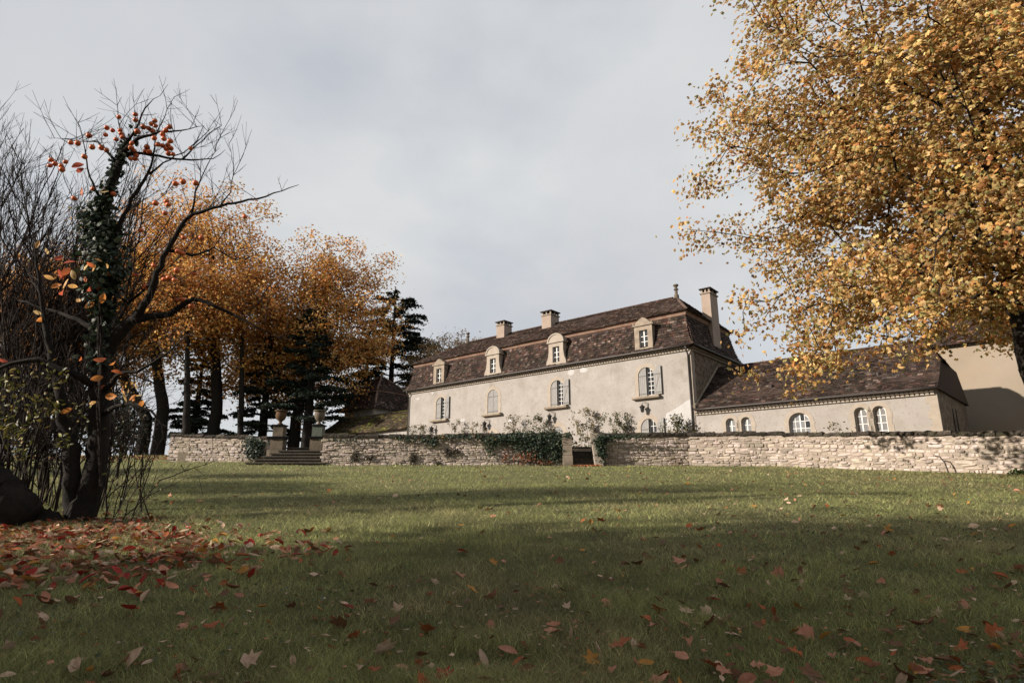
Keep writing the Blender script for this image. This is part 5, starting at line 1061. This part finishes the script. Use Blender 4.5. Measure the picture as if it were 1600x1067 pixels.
# ------------------------------------------------------------------ fallen leaves
LEAF_PAL = {'crimson': (.30, .030, .022), 'rust': (.34, .10, .035), 'salmon': (.46, .22, .14), 'pale tan': (.52, .38, .27), 'brown': (.17, .085, .045), 'amber': (.44, .22, .05)}
def fallen_leaves():
    r = np.random.default_rng(321); keys = list(LEAF_PAL); var = {}
    for k in keys:
        L = []
        for q in range(5):
            V, Fc = oval_mesh(r, 1.0, r.uniform(.45, .62), r.uniform(.05, .55), r.uniform(-.2, .35)); L.append((MB().add(V, Fc, np.array(LEAF_PAL[k]) * r.uniform(.85, 1.15)).mesh('leaf', M['dry_leaf'], True), V, Fc))
        S, SF = leaf_star()
        for q in range(3):
            V = S.copy(); a = r.uniform(0, 6.3); V[:, 2] = .30 * np.abs(V[:, 0] * math.cos(a) + V[:, 1] * math.sin(a)) ** 1.3 + r.normal(0, .03, len(V)); L.append((MB().add(V, SF, np.array(LEAF_PAL[k]) * r.uniform(.85, 1.15)).mesh('leaf', M['dry_leaf'], True), V, SF))
        var[k] = L
    items = []  # x, y, size, colour, star, zone
    while len(items) < 2600:          # the carpet under the persimmon
        x, y = r.uniform(-9.5, -1.2), r.uniform(3.6, 10.2); t = np.clip(((x + 8.3) * 4.5 + (y - 8.9) * -2.3) / (4.5 ** 2 + 2.3 ** 2), 0, 1); d = math.hypot(x - (-8.3 + 4.5 * t), y - (8.9 - 2.3 * t)); n = float(vnoise(x * 1.4, y * 1.4, 9)) + .5 * float(vnoise(x * 4, y * 4, 10))
        if r.random() < 1.25 * math.exp(-(d / 1.35) ** 2.0) * (.35 + n * .9) - .05: items.append((x, y, r.uniform(.07, .13), keys[r.choice(6, p=(.15, .16, .25, .25, .14, .05))], False, 'carpet'))
    n = 0
    while n < 1500:                    # scattered over the lawn
        Y = 1 / r.uniform(1 / 28.0, 1 / 2.6) if r.random() < .62 else r.uniform(3, 28); X = r.uniform(-.9, .95) * (Y + 1)
        if Y > ywall(X) - .5: continue
        dens = .25 + .9 * float(vnoise(X * .5 + 7, Y * .5, 12)) ** 2 + (.35 if X > 1 else 0) + (.5 if X > 4 and Y > 8 else 0)
        if r.random() > dens: continue
        st = r.random() < .55; items.append((X, Y, r.uniform(.06, .135) if st else r.uniform(.045, .11), keys[r.choice(6, p=(.01, .16, .22, .24, .27, .10))], st, 'lawn')); n += 1
    for _ in range(260): x = r.uniform(2.7, 4.0); items.append((x, r.normal(28.0, .22), r.uniform(.08, .14), keys[r.choice(6, p=(.15, .45, .2, .05, .1, .05))], True, 'gate'))
    for _ in range(1500):
        Y = r.uniform(30, 44); X = r.uniform(-1.0, -.55) * Y
        if Y < ywall(X) - .6 and r.random() < (.25 + .75 * (Y > 36)): items.append((X, Y, r.uniform(.12, .2), keys[r.choice(6, p=(.03, .35, .2, .1, .2, .12))], True, 'far'))
    for _ in range(9000):              # crumbs of old leaf among the blades
        Y = 1 / r.uniform(1 / 26.0, 1 / 2.6); X = r.uniform(-.92, .95) * (Y + 1)
        if Y > ywall(X) - .5 or r.random() > .15 + 1.3 * float(vnoise(X * .8 + 2, Y * .8, 14)) ** 2: continue
        items.append((X, Y, r.uniform(.018, .05), keys[r.choice(6, p=(0, .14, .12, .26, .40, .08))], False, 'crumb'))
    order = sorted(range(len(items)), key=lambda i: -items[i][2] / math.hypot(items[i][0], items[i][1])); inview = lambda it: abs(it[0]) < .84 * it[1] and it[1] > 3.2
    big = [i for i in order if inview(items[i]) and items[i][5] != 'crumb'][:300]; bigs = set(big); rest = MB(); named = []; CV = np.array([(-.5, -.1, .02), (-.1, -.35, -.02), (.5, -.05, .05), (.1, .35, .0)])
    for i, (x, y, s, k, st, zone) in enumerate(items):
        if zone == 'crumb':
            a = r.uniform(0, 6.3); ca, sa = math.cos(a), math.sin(a); V = CV * s + r.normal(0, .12 * s, (4, 3)); V = np.stack([V[:, 0] * ca - V[:, 1] * sa, V[:, 0] * sa + V[:, 1] * ca, V[:, 2]], 1); rest.add(V + (x, y, float(ground(x, y)) + r.uniform(.01, .045)), np.array([[0, 1, 2, 3]]), np.array(LEAF_PAL[k]) * r.uniform(.6, 1.2)); continue
        z = float(ground(x, y)) + (.012 + r.uniform(0, .05) if zone == 'carpet' else r.uniform(.015, .04)); me, V, Fc = var[k][r.integers(5, 8) if st else r.integers(0, 5)]; rot = (r.normal(0, .42), r.normal(0, .42), r.uniform(0, 6.3)); mult = r.uniform(.8, 1.2)
        if i in bigs:
            o = link('fallen_leaf', me); o.location = (x, y, z + .01); o.rotation_euler = rot; o.scale = (s * mult,) * 3
            named.append((o, k, 'carpet' if zone == 'carpet' else ('lobed' if st else 'oval'), x, y))
        else:
            R = np.array(Matrix.Rotation(rot[2], 3, 'Z') @ Matrix.Rotation(rot[1], 3, 'Y') @ Matrix.Rotation(rot[0], 3, 'X')); rest.add((V * s * mult) @ R.T + (x, y, z), Fc, np.array(LEAF_PAL[k]) * r.uniform(.75, 1.2))
    cells = {}
    for o, k, sh, x, y in named:
        fw = y * _c + (.09 * y - EYE) * _s; u = 800 + F * x / fw; v = 533.5 - F * (-y * _s + (.09 * y - EYE) * _c) / fw
        row = 'bottom edge' if v > 975 else ('lower lawn' if v > 890 else 'middle lawn'); colm = ('far left', 'left', 'centre left', 'centre right', 'right', 'far right')[int(np.clip(u // 267, 0, 5))]
        cells.setdefault((k, sh, row, colm), []).append((u, o))
    ORD = ['leftmost', 'second', 'third', 'fourth', 'fifth', 'sixth', 'seventh', 'eighth', 'ninth', 'tenth', 'eleventh', 'twelfth', 'thirteenth', 'fourteenth', 'fifteenth', 'sixteenth', 'seventeenth', 'eighteenth', 'nineteenth', 'twentieth', 'twenty-first', 'twenty-second', 'twenty-third', 'twenty-fourth']
    for (k, sh, row, colm), L in cells.items():
        L.sort(key=lambda t: t[0])
        for i, (u, o) in enumerate(L):
            what = f'{k} oval leaf in the leaf carpet' if sh == 'carpet' else f'{k} {sh} fallen leaf'; pre = '' if len(L) == 1 else (ORD[min(i, 23)] + (' from left, ' if i else ', '))
            tag(o, f'{pre}{what} at {row}, {colm}', 'leaf', 'larger fallen leaves on the near lawn')
    rest.build('leaf_litter', M['dry_leaf'], smooth=True, label='small and distant fallen leaves strewn across the lawn', category='leaf litter', kind='stuff')
fallen_leaves()

# ------------------------------------------------------------------ grass
def grass():
    r = np.random.default_rng(77)
    def field(n, near, far, inv):
        Y = 1 / r.uniform(1 / far, 1 / near, n) if inv else np.exp(r.uniform(math.log(near), math.log(far), n)); X = r.uniform(-.98, .98, n) * (Y + .8); k = Y < ywall(X) - .36; return X[k], Y[k]
    Xs, Ys = [], []
    for a in ((230000, 2.3, 46, True), (190000, 2.5, 46, False)): x, y = field(*a); Xs.append(x); Ys.append(y)
    X, Y = np.concatenate(Xs), np.concatenate(Ys); n = len(X); Z = ground(X, Y); patch = vnoise(X * .8, Y * .8, 21); fine = vnoise(X * 3, Y * 3, 22); big = vnoise(X * .33 + 5, Y * .33, 25); dry = np.clip((.6 * vnoise(X * .55 + 9, Y * .55, 23) + .4 * vnoise(X * 2.1, Y * 2.1, 26) - .42) * 3.2, 0, 1)
    h = (.018 + .085 * patch * fine + .030 * r.random(n) ** 2) * (1 + .012 * Y); w = np.maximum(.0032, .00075 * Y) * r.uniform(.7, 1.3, n); a = r.uniform(0, 6.283, n); lean = r.uniform(.4, 1.9, n) * h; b = r.uniform(0, 6.283, n)
    p = np.stack([X, Y, Z], 1); s = np.stack([np.cos(a), np.sin(a), 0 * a], 1) * (w * .5)[:, None]; tip = p + np.stack([np.cos(b) * lean, np.sin(b) * lean, h], 1); mid = p + np.stack([np.cos(b) * lean * .3, np.sin(b) * lean * .3, h * .6], 1)
    col = np.array([.242, .256, .102])[None] * (1 - dry[:, None] * .55) + np.array([.34, .29, .16])[None] * (dry[:, None] * .5); col = col * r.lognormal(0, .34, (n, 1)) * (.62 + .5 * fine[:, None] + .34 * big[:, None]); straw = r.random(n) < .05; col[straw] = np.array([.34, .28, .16]) * r.uniform(.6, 1.2, (straw.sum(), 1)); mb = MB()
    nr = Y < 9; i = np.where(nr)[0]; m = len(i); V = np.stack([p[i] - s[i], p[i] + s[i], mid[i] + s[i] * .7, mid[i] - s[i] * .7, tip[i]], 1).reshape(-1, 3); b0 = np.arange(m) * 5
    mb.add(V, [np.stack([b0, b0 + 1, b0 + 2, b0 + 3], 1), np.stack([b0 + 3, b0 + 2, b0 + 4], 1)], np.repeat(col[i], 5, 0))
    i = np.where(~nr)[0]; m = len(i); V = np.stack([p[i] - s[i], p[i] + s[i], tip[i]], 1).reshape(-1, 3); b0 = np.arange(m) * 3; mb.add(V, np.stack([b0, b0 + 1, b0 + 2], 1), np.repeat(col[i], 3, 0))
    mb.build('grass', M['grass_blade'], label='short green lawn grass with drier patches', category='grass', kind='stuff')
    # clover and small broad-leaved weeds, thickest in the right foreground
    n = 60000; Y = 1 / r.uniform(1 / 12.0, 1 / 2.5, n); X = r.uniform(-.95, .95, n) * (Y + .5); k = r.random(n) < np.clip((vnoise(X * .7 + 3, Y * .7, 31) - .38) * 2.2, 0, 1) * np.clip(.25 + X * .22, .12, 1); X, Y = X[k], Y[k]; n = len(X); P = np.stack([X, Y, ground(X, Y) + r.uniform(.02, .06, n)], 1); mb = MB()
    leaves(mb, leaf_quad(), P, r.uniform(.022, .045, n), r.normal(0, .35, (n, 3)) + np.array([0, 0, 1]), pick(r, [(.07, .10, .042), (.095, .125, .06), (.055, .08, .036)], (2, 1, 2), n), r); mb.build('clover', M['green_leaf'], label='dark clover and small weeds among the near grass', category='ground cover', kind='stuff')
grass()
